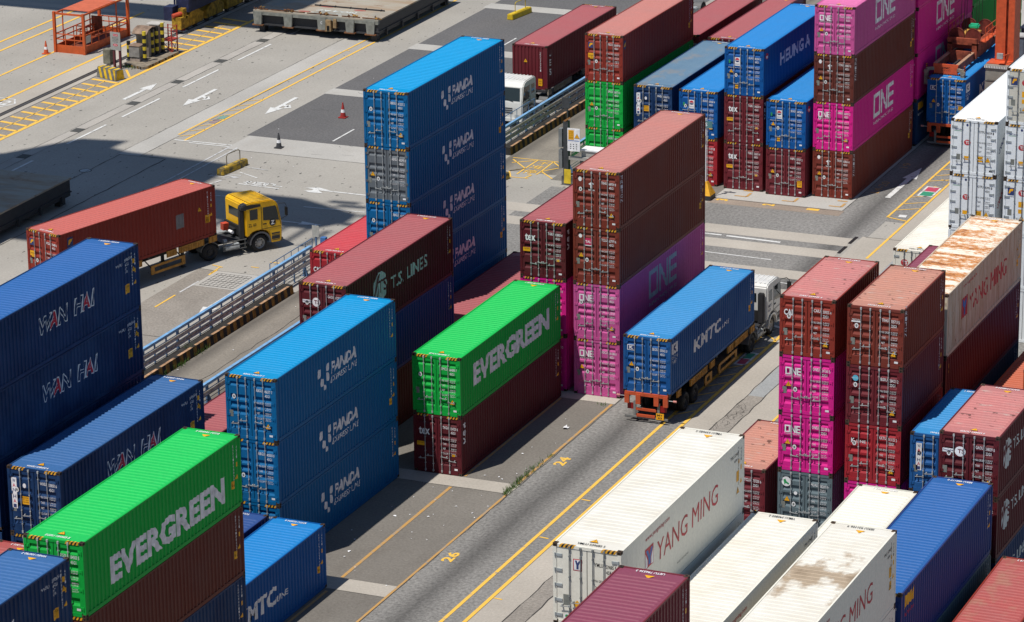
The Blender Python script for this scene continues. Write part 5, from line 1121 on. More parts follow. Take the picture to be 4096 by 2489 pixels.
for s in (-1, 1):
    b = MB(); b.box(s * .74 - .05, .40, .22, s * .74 + .05, 11.3, .72); b.box(s * .72 - .10, .40, .70, s * .72 + .10, 11.3, .76, 1); obj('side_beam', b, [ORD, plain('beam_edge', (.42, .26, .17), .6)], sp)
    b = MB(); b.box(s * 1.16 - .12, .0, -.55, s * 1.16 + .12, .16, .25); b.tube((s * 1.16, -.02, .3), (s * 1.16, .2, .3), .15, 10); b.beam((s * .75, .35, .45), (s * 1.2, .2, .4), .14, .2); obj('corner_flipper', b, plain('flipper_grey', (.27, .24, .19), .6, 0, .3), sp)
    b = MB(); b.box(s * 1.22 - .03, .22, .1, s * 1.22 + .03, .42, .72)
    for k in range(5): b.box(s * 1.22 - .034, .215, .14 + .12 * k, s * 1.22 + .034, .425, .19 + .12 * k, 1)
    obj('warning_flap', b, [OR, M_BLK], sp)
b = MB(); b.box(-.70, 3.4, .10, .70, 3.5, .9); b.box(-.06, .5, .25, .06, 3.4, .36, 1); b.box(-.70, 7.6, .10, .70, 7.8, .9); obj('cross_frame', b, [ORD, M_DARK], sp)
b = MB(); b.box(-.74, 10.9, .16, .74, 11.2, .75); obj('end_beam', b, ORD, sp)
hb = MB(); hb.box(-.95, 3.9, .80, -.62, 7.9, 1.25); hb.box(.62, 3.9, .80, .95, 7.9, 1.25); hb.box(-.95, 3.85, 1.2, .95, 4.1, 1.6); hb.box(-.95, 3.85, .35, -.65, 4.15, 1.3); hb.box(.65, 3.85, .35, .95, 4.15, 1.3); hb.box(-.6, 3.95, .95, .6, 4.05, 1.22, 1); hb.box(-.95, 7.6, .8, .95, 7.9, 1.6)
h = obj('headblock', hb, [ORD, plain('headblock_dark', (.18, .03, .02), .6)], sp)
for s in (-1, 1):
    for y in (4.5, 7.3): q = MB(); q.lathe([(-.05, 0), (-.05, .42), (-.07, .50), (.07, .50), (.05, .42), (.05, 0)], (s * .52, y, 1.62), 'y', 22); obj('sheave', q, plain('sheave_red', (.17, .035, .025), .6, 0, .3), h)
    q = MB()
    for z in (1.75, 2.15): q.path([(s * 1.2, 4.9, z), (s * 1.2, 7.4, z), (s * 1.2, 8.3, z)], .022, 6)
    for y in (4.9, 5.7, 6.5, 7.4, 8.3): q.tube((s * 1.2, y, 1.25), (s * 1.2, y, 2.15), .022, 6)
    q.box(s * 1.1 - .18, 4.8, 1.22, s * 1.1 + .18, 8.4, 1.27); obj('handrail', q, OR, h)
q = MB(); q.box(-.55, 4.9, 1.45, .55, 6.4, 1.62); obj('cable_tray', q, plain('tray_ochre', (.50, .27, .06), .6), h, .02)
q = MB(); q.box(-.30, 6.3, 1.66, .35, 6.8, 1.95); obj('green_bag', q, plain('tarp_green', (.02, .42, .22), .6), h, .08)
q = MB()
for x, y in ((-.58, 4.5), (.58, 4.5), (-.58, 7.3), (.58, 7.3)):
    q.tube((x - .5, y, 1.8), (x * .8 - .45, y + .2, 18), .018, 5); q.tube((x + .5, y, 1.8), (x * .8 + .45, y + .2, 18), .018, 5)
obj('hoist_cable', q, M_BLK, sp)
# ------------------------------------------------------------------ guard rails and kerbs
BLU = plain('rail_blue', (.19, .38, .62), .5, 0, .15); BEAM = plain('beam_galvanised', (.56, .53, .47), .55, 0, .25); PIPE = plain('pipe_dark', (.12, .13, .14), .5); POSTB = plain('post_blue', (.09, .17, .30), .55)
def guard_rail(label, x, y0, y1, top=1.5, double=True, small=1.22, gusset=True):
    root = thing('guard_rail', label, 'guard rail', (x, y0, 0), 0, 'guard rails beside the roadway'); L = y1 - y0; n = int(L / small)
    b = MB(); b.box(-.09, 0, top - .03, .09, L, top + .03); b.box(.05, 0, top - .12, .088, L, top - .02); obj('top_rail', b, BLU, root)
    for z in ((1.08, .70) if double else (top - .42,)):
        b = MB(); yy = 0; k = 0
        while yy < L - .1:
            e = min(L, yy + 3.8); o = .006 * (k % 2)
            pr = [(.10 + o, z - .15), (.16 + o, z - .11), (.10 + o, z - .02), (.10 + o, z + .02), (.16 + o, z + .11), (.10 + o, z + .15), (.085 + o, z + .15), (.085 + o, z - .15)]
            b.prism([(p, q) for p, q in pr], yy, e, k % 3 == 2 and 1 or 0, 'y'); yy = e; k += 1
        obj('crash_beam', b, [BEAM, plain('beam_pale', (.64, .60, .52), .6, 0, .3)], root)
    b = MB()
    for z in (.22, .40): b.tube((.02, 0, z), (.02, L, z), .022, 6)
    obj('lower_pipe', b, PIPE, root)
    for k in range(n + 1):
        yy = min(L - .06, .06 + k * small); b = MB(); big = k % 3 == 0; w_ = .06 if big else .035
        b.box(-w_, yy - w_, 0, w_, yy + w_, top - .05)
        if big and gusset: b.prism([(yy - .03, 0), (yy + .03, 0), (yy + .03, .02), (yy - .03, .02)], -.3, .3, 0); b.poly([(.06, yy, 0), (.32, yy, 0), (.06, yy, .55)]); b.poly([(.06, yy + .02, .55), (.32, yy + .02, 0), (.06, yy + .02, 0)])
        obj('post', b, POSTB, root)
    return root
guard_rail('long blue topped guard rail above the near striped kerb, ending at the bright red roof', -9.86, -17, 13.2)
guard_rail('blue topped guard rail in the distance beside the oncoming white lorry', -9.86, 36.5, 66)
guard_rail('low blue guard rail between the brown access road and the maroon roofed stacks', -5.0, -12, 12.0, 1.05, False)
guard_rail('teal guard rail behind the gate post beside the green stack', -4.15, 37.0, 62, 1.5, False, 2.4)
b = MB(); b2 = None
def handrail(label, x, y0, y1, z0, z1):
    b = MB(); b.path([(x, y0, z0), (x, y0, z1), (x, y1, z1), (x, y1, z0)], .025, 6)
    for k in range(1, 6): yy = y0 + (y1 - y0) * k / 6; b.tube((x, yy, z0), (x, yy, z1), .02, 6)
    return tag(obj('handrail', b, POSTB), label, 'handrail')
handrail('thin blue handrail bolted behind the near guard rail', -10.35, 9.2, 14.4, 0, 1.55)
handrail('thin blue handrail bolted behind the far guard rail next to the white cab', -10.3, 40.6, 46.3, 0, 1.85)
KY = plain('kerb_yellow', (.25, .135, .025), .8, 0, .45); KT = plain('kerb_worn_top', (.42, .25, .14), .85, 0, .4); KB = plain('kerb_black', (.03, .028, .026), .85, 0, .3)
def kerb(label, x0, x1, y0, y1, h=.50):
    b = MB(); n = int((y1 - y0) / .37); 
    for k in range(n):
        ya = y0 + (y1 - y0) * k / n; yb = y0 + (y1 - y0) * (k + 1) / n; m = k % 2
        b.poly([(x1 + .06, ya, 0), (x1 + .06, yb, 0), (x1, yb, h), (x1, ya, h)], m); b.poly([(x0, ya, 0), (x0, ya, h), (x0, yb, h), (x0, yb, 0)], m)
        b.poly([(x0, ya, h), (x1 - .16, ya, h), (x1 - .16, yb, h), (x0, yb, h)], 1); b.poly([(x1 - .16, ya, h), (x1, ya, h), (x1, yb, h), (x1 - .16, yb, h)], 2 if (k * 7) % 5 else 1)
    for y, s in ((y0, 1), (y1, -1)): b.poly([(x0, y, 0), (x1 + .06, y, 0), (x1, y, h), (x0, y, h)], 1)
    return tag(obj('kerb_block', b, [KY, KB, KT]), label, 'kerb', 'striped kerbs under the guard rails')
kerb('near yellow and black striped kerb under the long guard rail', -9.62, -9.05, -17, 9.3)
kerb('far yellow and black striped kerb under the distant guard rail', -9.62, -9.05, 39.4, 66)

# ------------------------------------------------------------------ quay furniture
CAGE = plain('cage_orange', (.56, .10, .025), .5, 0, .12); CAGET = plain('cage_roof', (.56, .13, .06), .55, 0, .1); CAGED = plain('cage_floor', (.20, .05, .025), .7, 0, .3)
cg = thing('work_cage', 'open orange steel work cage with a flat orange roof on the quay, upper left', 'cage', (-48.2, 53.1, 0), R(-1.0))
b = MB(); w2, l2 = 1.17, 6.06
for s in (-1, 1):
    b.box(min(s * w2, s * (w2 - .06)), 0, 0, max(s * w2, s * (w2 - .06)), l2, .55); b.box(min(s * w2, s * (w2 - .10)), 0, 2.72, max(s * w2, s * (w2 - .10)), l2, 2.83)
for y in (0, l2 - .06): b.box(-w2, y, 0, w2, y + .06, .55); b.box(-w2, y, 2.70, w2, y + .10, 2.83)
b.box(-w2 + .05, .05, .12, w2 - .05, l2 - .05, .18, 1); obj('base', b, [CAGE, CAGED], cg)
for x in (-w2, w2):
    for y in (0, l2): b = MB(); b.box(x - .09, y - .09, 0, x + .09, y + .09, 2.9); obj('corner_post', b, CAGE, cg)
b = MB(); b.box(-1.08, .95, 2.84, 1.08, 4.6, 2.87); obj('roof_plate', b, CAGET, cg)
def rails(name, p, q, zs=(.95, 1.32), n=4):
    b = MB()
    for z in zs: b.beam((p[0], p[1], z), (q[0], q[1], z), .06, .07)
    for k in range(n + 1): x = p[0] + (q[0] - p[0]) * k / n; y = p[1] + (q[1] - p[1]) * k / n; b.beam((x, y, .5), (x, y, zs[-1]), .05, .05, 0, (0, 1, 0))
    return obj(name, b, CAGE, cg)
rails('side_rail', (1.13, .1), (1.13, 5.9), n=6); rails('side_rail', (-1.13, .1), (-1.13, 5.9), n=5); rails('side_rail', (-1.1, .05), (1.1, .05), n=3); rails('side_rail', (-1.1, 6.0), (1.1, 6.0), n=3); rails('inner_rail', (-.1, 1.6), (-.1, 4.4), n=3); rails('inner_rail', (-1.0, 2.6), (.4, 2.6), n=2)
for x, y in ((-1.1, 1.0), (1.1, 4.6), (-.1, 3.0)): b = MB(); b.box(x - .035, y - .035, .5, x + .035, y + .035, 2.75); obj('roof_stay', b, CAGE, cg)
b = MB(); b.box(-.35, 3.6, .7, .5, 3.66, 1.9); obj('back_plate', b, CAGED, cg); b = MB(); b.box(1.17, .15, .75, 1.20, .85, 1.25); obj('notice_plate', b, plain('plate_pale', (.5, .48, .44), .6), cg)
# hatch covers
HG = plain('hatch_grey', (.22, .225, .20), .6, 0, .2); HR = plain('hatch_rust', (.16, .07, .03), .8, 0, .5)
m, t, bs = new_mat('hatch_top'); v = coords(t, rnd=False)
c = mix(t, ramp(t, noise(t, coords(t, .2, .8, 1), 1.0, 6, .7), .4, .66), (.36, .33, .27), (.30, .20, .12)); c = mix(t, ramp(t, noise(t, v, .9, 8, .75), .58, .70), c, (.20, .10, .045)); c = mix(t, ramp(t, noise(t, v, .35, 3), .55, .7), c, (.25, .25, .22))
t.links.new(c, bs.inputs['Base Color']); bs.inputs['Roughness'].default_value = .85; HT = m
def hatch(loc, wx, ly, label, writing, rz=0):
    root = thing('hatch_cover', label, 'hatch cover', loc, rz, 'ship hatch covers set down on the quay'); T = 1.62
    b = MB(); b.box(0, 0, T - .10, wx, ly, T); obj('top_plate', b, [HT], root)
    b = MB(); b.box(.25, .25, .55, wx - .25, ly - .25, T - .1, 1); b.box(.02, .0, T - .34, wx - .02, .22, T - .1); b.box(wx - .35, .1, .5, wx - .05, ly - .1, T - .1, 1); b.box(wx - .45, .05, .72, wx + .02, ly - .05, .80, 1); b.box(.05, .05, .5, .3, ly - .05, T - .1); b.box(.0, .12, .52, wx, .30, .62, 1); obj('girder', b, [HG, M_DARK], root)
    for k, x in enumerate((.35, 2.75, 5.4, 7.6, 9.2)):
        if x > wx - .3: break
        b = MB(); b.prism([(x - .35, T - .12), (x + .35, T - .12), (x + .28, .58), (x - .28, .58)], -.06, .14, 0, 'y'); b.box(x - .42, -.12, .50, x + .42, .2, .58, 1); f = obj('stiffener_box', b, [HG, HR], root)
        if k == 2: F = Flat(); F.text('C', x - .07, 1.0, x + .07, 1.2, 0, bold=.02); put('writing', F.mesh('writing', [M_WHITE], lambda u, v, l: (u, -.064, v)), f)
    b = MB(); b.box(wx * .62 - .3, -.18, .55, wx * .62 + .1, .1, 1.35); b.box(wx * .62 - .2, -.20, .60, wx * .62, -.17, .95, 1); b.box(wx * .62 + .25, -.1, .8, wx * .62 + .5, .1, 1.45); obj('hinge_bracket', b, [plain('bracket_tan', (.30, .20, .10), .7, 0, .3), M_HOLE], root)
    rq = random.Random(5)
    for x in (.35, 2.75, 5.4, 7.7, wx - .2):
        b = MB()
        for k in range(9): a = rq.uniform(0, 3); p = (x + rq.uniform(-.35, .35), rq.uniform(.0, .25), T + rq.uniform(.03, .18)); q = (p[0] + .2 * math.cos(a), p[1] + .15 * math.sin(a), p[2] + rq.uniform(-.05, .06)); b.tube(p, q, rq.uniform(.025, .06), 6, k % 3 == 0 and 1 or 0)
        obj('lashing_fitting', b, [HR, plain('fitting_ochre', (.40, .22, .05), .7, 0, .3)], root)
    b = MB(); x = .3
    while x < wx - .5: e = min(wx - .2, x + rq.uniform(.7, 1.6)); b.beam((x, .12 + rq.uniform(0, .1), T + .05), (e, .12 + rq.uniform(0, .1), T + .05), .07, .06); x = e + rq.uniform(.1, .5)
    obj('lashing_bar', b, HR, root)
    b = MB(); b.beam((3.6, 2.6, T + .05), (9.1 if wx > 9 else wx - 2, 2.6, T + .05), .06, .10)
    for k in range(5): b.box(4 + 1.2 * k, 2.5, T, 4.06 + 1.2 * k, 2.7, T + .12)
    obj('deck_bar', b, M_DARK, root)
    b = MB()
    for k in range(5): b.box(wx - .06, ly * (k + .5) / 5 - .06, .3, wx + .1, ly * (k + .5) / 5 + .06, .75)
    for x in (.5, wx - .5):
        for y in (.6, ly - .6): b.box(x - .2, y - .3, 0, x + .2, y + .3, .56)
    obj('support_block', b, [M_DARK], root)
    if writing:
        F = Flat(); F.text('NO.4 AC', 7.4, 1.7, 4.3, 1.25, 0, bold=.02)
        for k, s in enumerate(('52', '91', '86', '70')): F.text(s, 2.35 + 2.1 * k, .85, 1.95 + 2.1 * k, .65, 0)
        for u, v in ((3.7, .75), (7.3, 2.3), (4.6, 2.55)): F.ell(u, v, .5, .18, 1, 0, 12)
        put('deck_writing', F.mesh('deck_writing', [M_PALE, plain('deck_red', (.36, .10, .08), .8)], lambda u, v, l: (u, v, T + .004 + .003 * l)), root)
    return root
hatch((-39.15, 63.4, 0), 9.8, 13, 'large rusty tan hatch cover on the quay at the top, sunlit, with white writing', True)
hatch((-41.5, 8.0, 0), 12.3, 12.4, 'dark hatch cover lying in the big shadow at the left edge', False)
# traffic cones
def cone_mb(s):
    b = MB(); b.box(-.20 * s, -.20 * s, 0, .20 * s, .20 * s, .05, 1); pr = [(.05, .15), (.28, .115), (.28, .115), (.44, .088), (.44, .088), (.56, .068), (.56, .068), (.80, .03), (.80, 0)]
    b.lathe([(z * s, r_ * s) for z, r_ in pr[:2]], (0, 0, 0), 'z', 14, 0); b.lathe([(z * s, r_ * s) for z, r_ in pr[2:4]], (0, 0, 0), 'z', 14, 2); b.lathe([(z * s, r_ * s) for z, r_ in pr[4:6]], (0, 0, 0), 'z', 14, 0); b.lathe([(z * s, r_ * s) for z, r_ in pr[6:7]] + [(.56 * s, .068 * s), (.80 * s, .03 * s), (.80 * s, 0)], (0, 0, 0), 'z', 14, 0); return b
COR = plain('cone_orange', (.62, .10, .03), .5); CRED = plain('cone_red', (.36, .035, .03), .55); CDK = plain('cone_dark', (.05, .05, .055), .6)
for x, y, s, m, base, l in ((-49.72, 52.4, 1.15, COR, COR, 'bright orange traffic cone beside the open orange cage'), (-22.75, 44.0, 1.25, CRED, CRED, 'red traffic cone on the dark road left of the blue tower'), (-23.3, 35.9, 1.2, CDK, CDK, 'dark traffic cone with a white band on the pale concrete strip'),
                            (-44.0, 61.75, 1.25, CRED, M_WHITE, 'red and white traffic cone beside the yellow crane bogies'), (-26.4, 4.4, 1.1, CRED, CDK, 'small cone just above the left-edge navy container')):
    c = thing('traffic_cone', l, 'cone', (x, y, 0.02), 0, 'traffic cones'); b = cone_mb(s); f2 = MB(); f2.v, f2.f, f2.mi = b.v, b.f, b.mi; obj('cone_body', f2, [m, base, M_WHITE], c)
# concrete blocks with a lifting hoop
def block(label, p, q, body, wd=.5, h=.42):
    p = Vector((*p, 0)); q = Vector((*q, 0)); d = q - p; L = d.length; a = math.atan2(-d.x, d.y)
    root = thing('barrier_block', label, 'barrier', p, a, 'yellow barrier blocks')
    b = MB(); b.prism([(-wd / 2, 0), (wd / 2, 0), (wd / 2 - .04, h), (-wd / 2 + .04, h)], 0, L, 0, 'y'); obj('block', b, body, root, .04)
    b = MB(); b.path([(0, L * .28, h - .02), (0, L * .28, h + .62), (0, L * .34, h + .72), (0, L * .74, h + .72), (0, L * .80, h + .62), (0, L * .80, h - .02)], .03, 8); obj('lifting_hoop', b, plain('hoop_' + body.name, (.20, .17, .12) if 'worn' in body.name else (.55, .40, .03), .5), root)
m, t, bs = new_mat('block_yellow_worn'); v = coords(t); t.links.new(mix(t, ramp(t, noise(t, v, 3.0, 6, .7), .45, .6), (.50, .32, .03), (.10, .09, .06)), bs.inputs['Base Color']); bs.inputs['Roughness'].default_value = .85; BYW = m
BYN = plain('block_yellow', (.66, .46, .02), .6, 0, .12)
block('worn yellow barrier block with a dark hoop on the open concrete', (-23.8, 28.9), (-23.5, 31.7), BYW); block('clean yellow barrier block with a yellow hoop at the top', (-23.45, 73.0), (-23.1, 75.8), BYN); block('yellow barrier block half hidden behind the blue tower by the kerb end', (-7.5, 33.4), (-7.2, 34.6), BYW)
# diagonal striped concrete block at the rail
b = MB(); b.prism([(-.42, 0), (.42, 0), (.30, .72), (-.30, .72)], 0, 2.0); sb = tag(obj('striped_block', b, plain('block_concrete', (.16, .155, .14), .9, 0, .3), None, .04), 'yellow and black diagonally striped concrete block in front of the quay sign', 'barrier'); sb.location = (-43.05, 48.3, 0); sb.rotation_euler = (0, 0, R(-20))
b = MB()
for k in range(4):
    u = .10 + .5 * k; A = lambda uu, zz: (uu, -.426 + .12 * zz / .72, zz)
    b.poly([A(u + .34, .03), A(u + .58 if u + .58 < 1.98 else 1.98, .03), A(u + .24, .70), A(u, .70)])
    b.poly([(u, -.28, .724), (u + .24, -.28, .724), (u + .14, .28, .724), (u - .08 if k else u, .28, .724)])
b.poly([(2.004, -.36, .05), (2.004, .36, .05), (2.004, .26, .70), (2.004, -.26, .70)])
obj('stripe', b, plain('stripe_yellow', (.66, .43, .015), .6, 0, .2), sb)
# kerbed island with cabinets and bollards
b = MB(); b.prism([(-42.9, 51.3), (-41.2, 50.75), (-40.95, 51.0), (-40.95, 55.5), (-42.0, 56.2), (-42.95, 55.6)], 0, .20, 0, 'z')
for k in range(6): x = -42.75 + .27 * k; y = 51.24 - .32 * (x + 42.9); b.poly([(x, y - .015, .01), (x + .13, y - .057, .01), (x + .13, y - .057, .19), (x, y - .015, .19)], k % 2 + 1)
for k in range(9): y = 51.2 + .46 * k; b.poly([(-40.94, y, .01), (-40.94, y + .23, .01), (-40.94, y + .23, .19), (-40.94, y, .19)], k % 2 + 1)
isl = struct('kerbed_island', b, [plain('island_soil', (.24, .20, .15), .9, 0, .3), KY, KB])
def bollard(x, y, h, label, r_=.13, z0=.2):
    root = thing('bollard', label, 'bollard', (x, y, z0), 0, 'striped bollards around the cabinets'); b = MB(); n = max(3, round(h / .27))
    for k in range(n): b.lathe([(h * k / n, r_), (h * (k + 1) / n, r_)], (0, 0, 0), 'z', 14, k % 2)
    b.lathe([(h, r_), (h, 0)], (0, 0, 0), 'z', 14, (n - 1) % 2); obj('post', b, [M_BLK, plain('bollard_yellow', (.62, .47, .03), .55, 0, .2)], root)
    b = MB(); b.lathe([(0, .22), (.06, .2), (.08, .12)], (0, 0, 0), 'z', 12); obj('foot', b, M_DARK, root)
for x, y, h, l in ((-43.0, 52.15, 1.35, 'short striped bollard at the left of the small grey cabinet'), (-41.78, 52.2, 2.1, 'striped bollard in front of the brown cabinet, nearest the roadway corner'), (-42.05, 53.75, 1.95, 'striped bollard beside the brown cabinet, second from the kerb corner'), (-41.95, 54.25, 1.95, 'striped bollard beside the brown cabinet, third from the kerb corner'), (-41.85, 54.9, 2.1, 'tallest striped bollard next to the red ladder stand'), (-44.4, 56.0, .8, 'stub of a striped bollard behind the brown cabinet')): bollard(x, y, h, l, z0=.2 if x > -43.2 else .02)
CBR = plain('cabinet_brown', (.24, .20, .16), .6, 0, .2); CRST = plain('cabinet_rusty_top', (.25, .17, .12), .75, 0, .3); CGR = plain('cabinet_steel', (.27, .255, .235), .55, 0, .2)
c = thing('utility_cabinet', 'small grey cabinet on a plinth among the striped bollards', 'cabinet', (-42.4, 52.25, .2)); b = MB(); b.box(-.38, -.35, 0, .36, .45, .25, 1); b.box(-.42, -.4, .32, .38, .42, 1.08); obj('body', b, [CGR, plain('plinth_pale', (.4, .33, .27), .8, 0, .3)], c); b = MB(); b.box(-.45, -.43, 1.08, .41, .45, 1.12); obj('top', b, CRST, c)
c = thing('utility_cabinet', 'tall brown cabinet with a curved rusty hood behind the striped bollards', 'cabinet', (-42.5, 53.8, .2)); b = MB(); b.box(-.5, -.55, 0, .45, .6, 1.85); obj('body', b, CBR, c)
b = MB(); b.prism([(-.95, 1.72), (-.62, 1.98), (-.1, 2.1), (.45, 2.0), (.70, 1.78), (.68, 1.74), (.42, 1.94), (-.1, 2.04), (-.60, 1.93), (-.93, 1.68)], -.62, .55); obj('hood', b, CRST, c)
c = thing('utility_cabinet', 'pale topped cabinet behind the tall brown one', 'cabinet', (-42.6, 55.3, .2)); b = MB(); b.box(-.32, -.3, 0, .32, .3, 1.9); obj('body', b, CGR, c); b = MB(); b.box(-.5, -.45, 1.9, .5, .45, 1.96); obj('top', b, plain('tray_pale', (.5, .47, .43), .5), c)
c = thing('utility_cabinet', 'olive grey box on the ground left of the quay sign', 'cabinet', (-44.3, 51.6, .02)); b = MB(); b.box(-.28, -.28, 0, .28, .28, 1.0); obj('body', b, plain('box_olive', (.20, .19, .14), .7, 0, .3), c, .02)
s_ = thing('quay_sign', 'grey notice board on two dark red posts beside the crane rail', 'sign', (-43.0, 50.5, 0), R(-8))
for x in (-.22, .28): b = MB(); b.box(x - .07, -.07, 0, x + .07, .07, 1.6 if x < 0 else 1.75); obj('post', b, plain('post_maroon', (.12, .03, .035), .6), s_)
b = MB(); b.box(-.42, -.11, 1.30, .42, -.07, 2.55); bd = obj('board', b, plain('board_grey', (.33, .33, .31), .55, 0, .1), s_)
F = Flat(); F.rect(-.16, 2.28, .22, 2.42, 0); F.text('DANGER', -.12, 2.32, .18, 2.38, 1, 1)
for k in range(4): F.text(('BEWARE OF', 'MOVING CRANE', 'KEEP CLEAR OF', 'THE RAIL')[k], -.24, 2.14 - .10 * k, .26, 2.20 - .10 * k, 2)
F.ell(.0, 1.66, .20, .09, 0); F.text('危險', -.12, 1.61, .12, 1.71, 1, 1); put('writing', F.mesh('writing', [M_RED, M_WHITE, M_BLK], lambda u, v, l: (u, -.113 - .002 * l, v)), bd)
ls = thing('ladder_stand', 'small red steel stand with crossed braces next to the tallest striped bollard', 'stand', (-41.65, 55.6, .02)); RS = plain('stand_red', (.38, .045, .03), .55, 0, .2)
b = MB()
for x in (-.35, .35):
    for y in (-.4, .4): b.box(x - .035, y - .035, 0, x + .035, y + .035, 1.95 if x < 0 or y > 0 else 1.9)
b.beam((-.35, -.4, .1), (.35, -.4, .9), .03, .03); b.beam((.35, -.4, .1), (-.35, -.4, .9), .03, .03); b.beam((.35, -.4, .1), (.35, .4, .9), .03, .03); b.beam((.35, .4, .1), (.35, -.4, .9), .03, .03)
obj('frame', b, RS, ls); b = MB(); b.box(-.4, -.45, .95, .4, .45, 1.05); obj('platform', b, RS, ls)
b = MB()
for z in (1.5, 1.9): b.path([(-.35, -.4, z), (.35, -.4, z), (.35, .4, z), (-.35, .4, z)], .02, 6)
obj('handrail', b, RS, ls)
# gate posts beside the far green stack
GD = plain('gate_dark', (.05, .055, .06), .55, 0, .2)
gp = thing('gate_post', 'dark gate post with yellow foot guards and white warning board, beside the green stack', 'gate', (-3.35, 34.75, 0))
b = MB(); b.box(-.16, -.16, 0, .16, .16, 3.9); b.beam((-.1, 0, 3.9), (.2, 0, 4.1), .3, .1, 1); obj('post', b, [GD, plain('post_rust', (.35, .16, .05), .7, 0, .3)], gp)
for z in (2.3, 1.0): b = MB(); b.box(-.42, -.25, z, -.20, .1, z + 1.15); obj('flap_panel', b, plain('flap_grey', (.18, .19, .19), .5), gp)
b = MB(); b.box(.18, -.30, 2.15, .98, -.25, 3.55); bd = obj('board', b, M_WHITE, gp); F = Flat(); F.rect(.24, 2.85, .60, 3.45, 0); F.warn(.80, 3.08, .15, 0, 0, 1); F.rect(.22, 2.78, .94, 2.82, 2)
for k in range(3): F.text('- - -', .35, 2.55 - .13 * k, .8, 2.60 - .13 * k, 1)
for k in range(4): F.text('CAUTION', .28, 3.30 - .12 * k, .56, 3.37 - .12 * k, 1, 1)
put('writing', F.mesh('writing', [M_SIGN, M_BLK, M_BLUEINK], lambda u, v, l: (u, -.303 - .002 * l, v)), bd)
b = MB(); b.box(-.2, -.35, 0, 1.3, .5, .55, 1); b.poly([(-.05, -.36, .15), (.4, -.36, .1), (.42, -.36, .95), (.02, -.36, .98)]); b.box(.9, -.4, .35, 1.25, -.35, .85); b.box(-.02, -.37, .12, .40, -.33, 1.0); obj('foot_guard', b, [plain('guard_yellow', (.70, .50, .03), .6, 0, .15), plain('rubble_grey', (.13, .13, .125), .9, 0, .4)], gp)
b = MB(); b.box(.16, -.12, 1.55, 1.9, .05, 1.75); b.box(.9, -.1, 1.0, 1.05, .05, 1.55, 1); obj('barrier_arm', b, [plain('arm_grey', (.36, .35, .32), .55), GD], gp)
b = MB(); b.box(.05, -.06, 3.9, .12, .0, 5.3); b.box(-.25, -.08, 4.7, .25, -.05, 5.35); obj('camera_pole', b, GD, gp)
c = thing('utility_cabinet', 'pale grey roadside cabinet with a red lamp in front of the green stack', 'cabinet', (-1.6, 35.4, .0)); b = MB(); b.box(-.85, -.5, 0, 1.6, .35, 2.1); b.box(.25, -.505, .05, .27, -.5, 2.05, 1); obj('body', b, [plain('cabinet_pale', (.42, .41, .38), .5, 0, .1), M_BLK], c); b = MB(); b.box(-.92, -.56, 2.1, 1.66, .40, 2.18); obj('top', b, M_WHITE, c); b = MB(); b.tube((.95, .1, 2.18), (.95, .1, 2.55), .13, 12); obj('lamp', b, plain('lamp_red', (.45, .02, .02), .4), c)
# pyramid block and sign post at the far island
py = thing('pyramid_block', 'yellow pyramid block with a dark base carrying a white post with a small teal sign', 'block', (5.55, 34.7, .01))
b = MB(); b.box(-.45, -.45, 0, .45, .45, .28, 1); b.poly([(-.45, -.45, .28), (.45, -.45, .28), (.12, -.12, 1.05), (-.12, -.12, 1.05)]); b.poly([(.45, -.45, .28), (.45, .45, .28), (.12, .12, 1.05), (.12, -.12, 1.05)], 0); b.poly([(.45, .45, .28), (-.45, .45, .28), (-.12, .12, 1.05), (.12, .12, 1.05)]); b.poly([(-.45, .45, .28), (-.45, -.45, .28), (-.12, -.12, 1.05), (-.12, .12, 1.05)]); b.poly([(-.12, -.12, 1.05), (.12, -.12, 1.05), (.12, .12, 1.05), (-.12, .12, 1.05)]); obj('block', b, [M_YEL, M_DARK], py)
b = MB(); b.tube((0, 0, 1.0), (0, 0, 4.9), .05, 8); obj('post', b, M_WHITE, py); b = MB(); b.box(-.30, -.09, 4.35, .42, -.05, 4.75); sg = obj('sign_board', b, plain('sign_teal', (.08, .20, .22), .5), py); F = Flat(); F.text('LS', -.18, 4.44, .12, 4.66, 0, bold=.02); put('writing', F.mesh('writing', [M_WHITE], lambda u, v, l: (u, -.093, v)), sg)
b = MB(); b.lathe([(0, 0), (.0, .16), (.05, .17), (.09, .0)], (0, -.14, 3.7), 'y', 14); obj('round_mirror', b, M_STEEL, py)
ps = thing('post_sign', 'small grey plate on a blue post at the end of the near guard rail', 'sign', (-10.0, 14.2, 0)); b = MB(); b.box(-.04, -.04, 0, .04, .04, 2.4); obj('post', b, POSTB, ps); b = MB(); b.box(-.2, -.07, 1.75, .22, -.045, 2.4); obj('plate', b, plain('plate_grey', (.40, .40, .37), .5), ps); b = MB(); b.box(.3, -.1, 1.4, .6, .2, 1.75); obj('control_box', b, plain('box_blue', (.06, .16, .38), .5), ps)
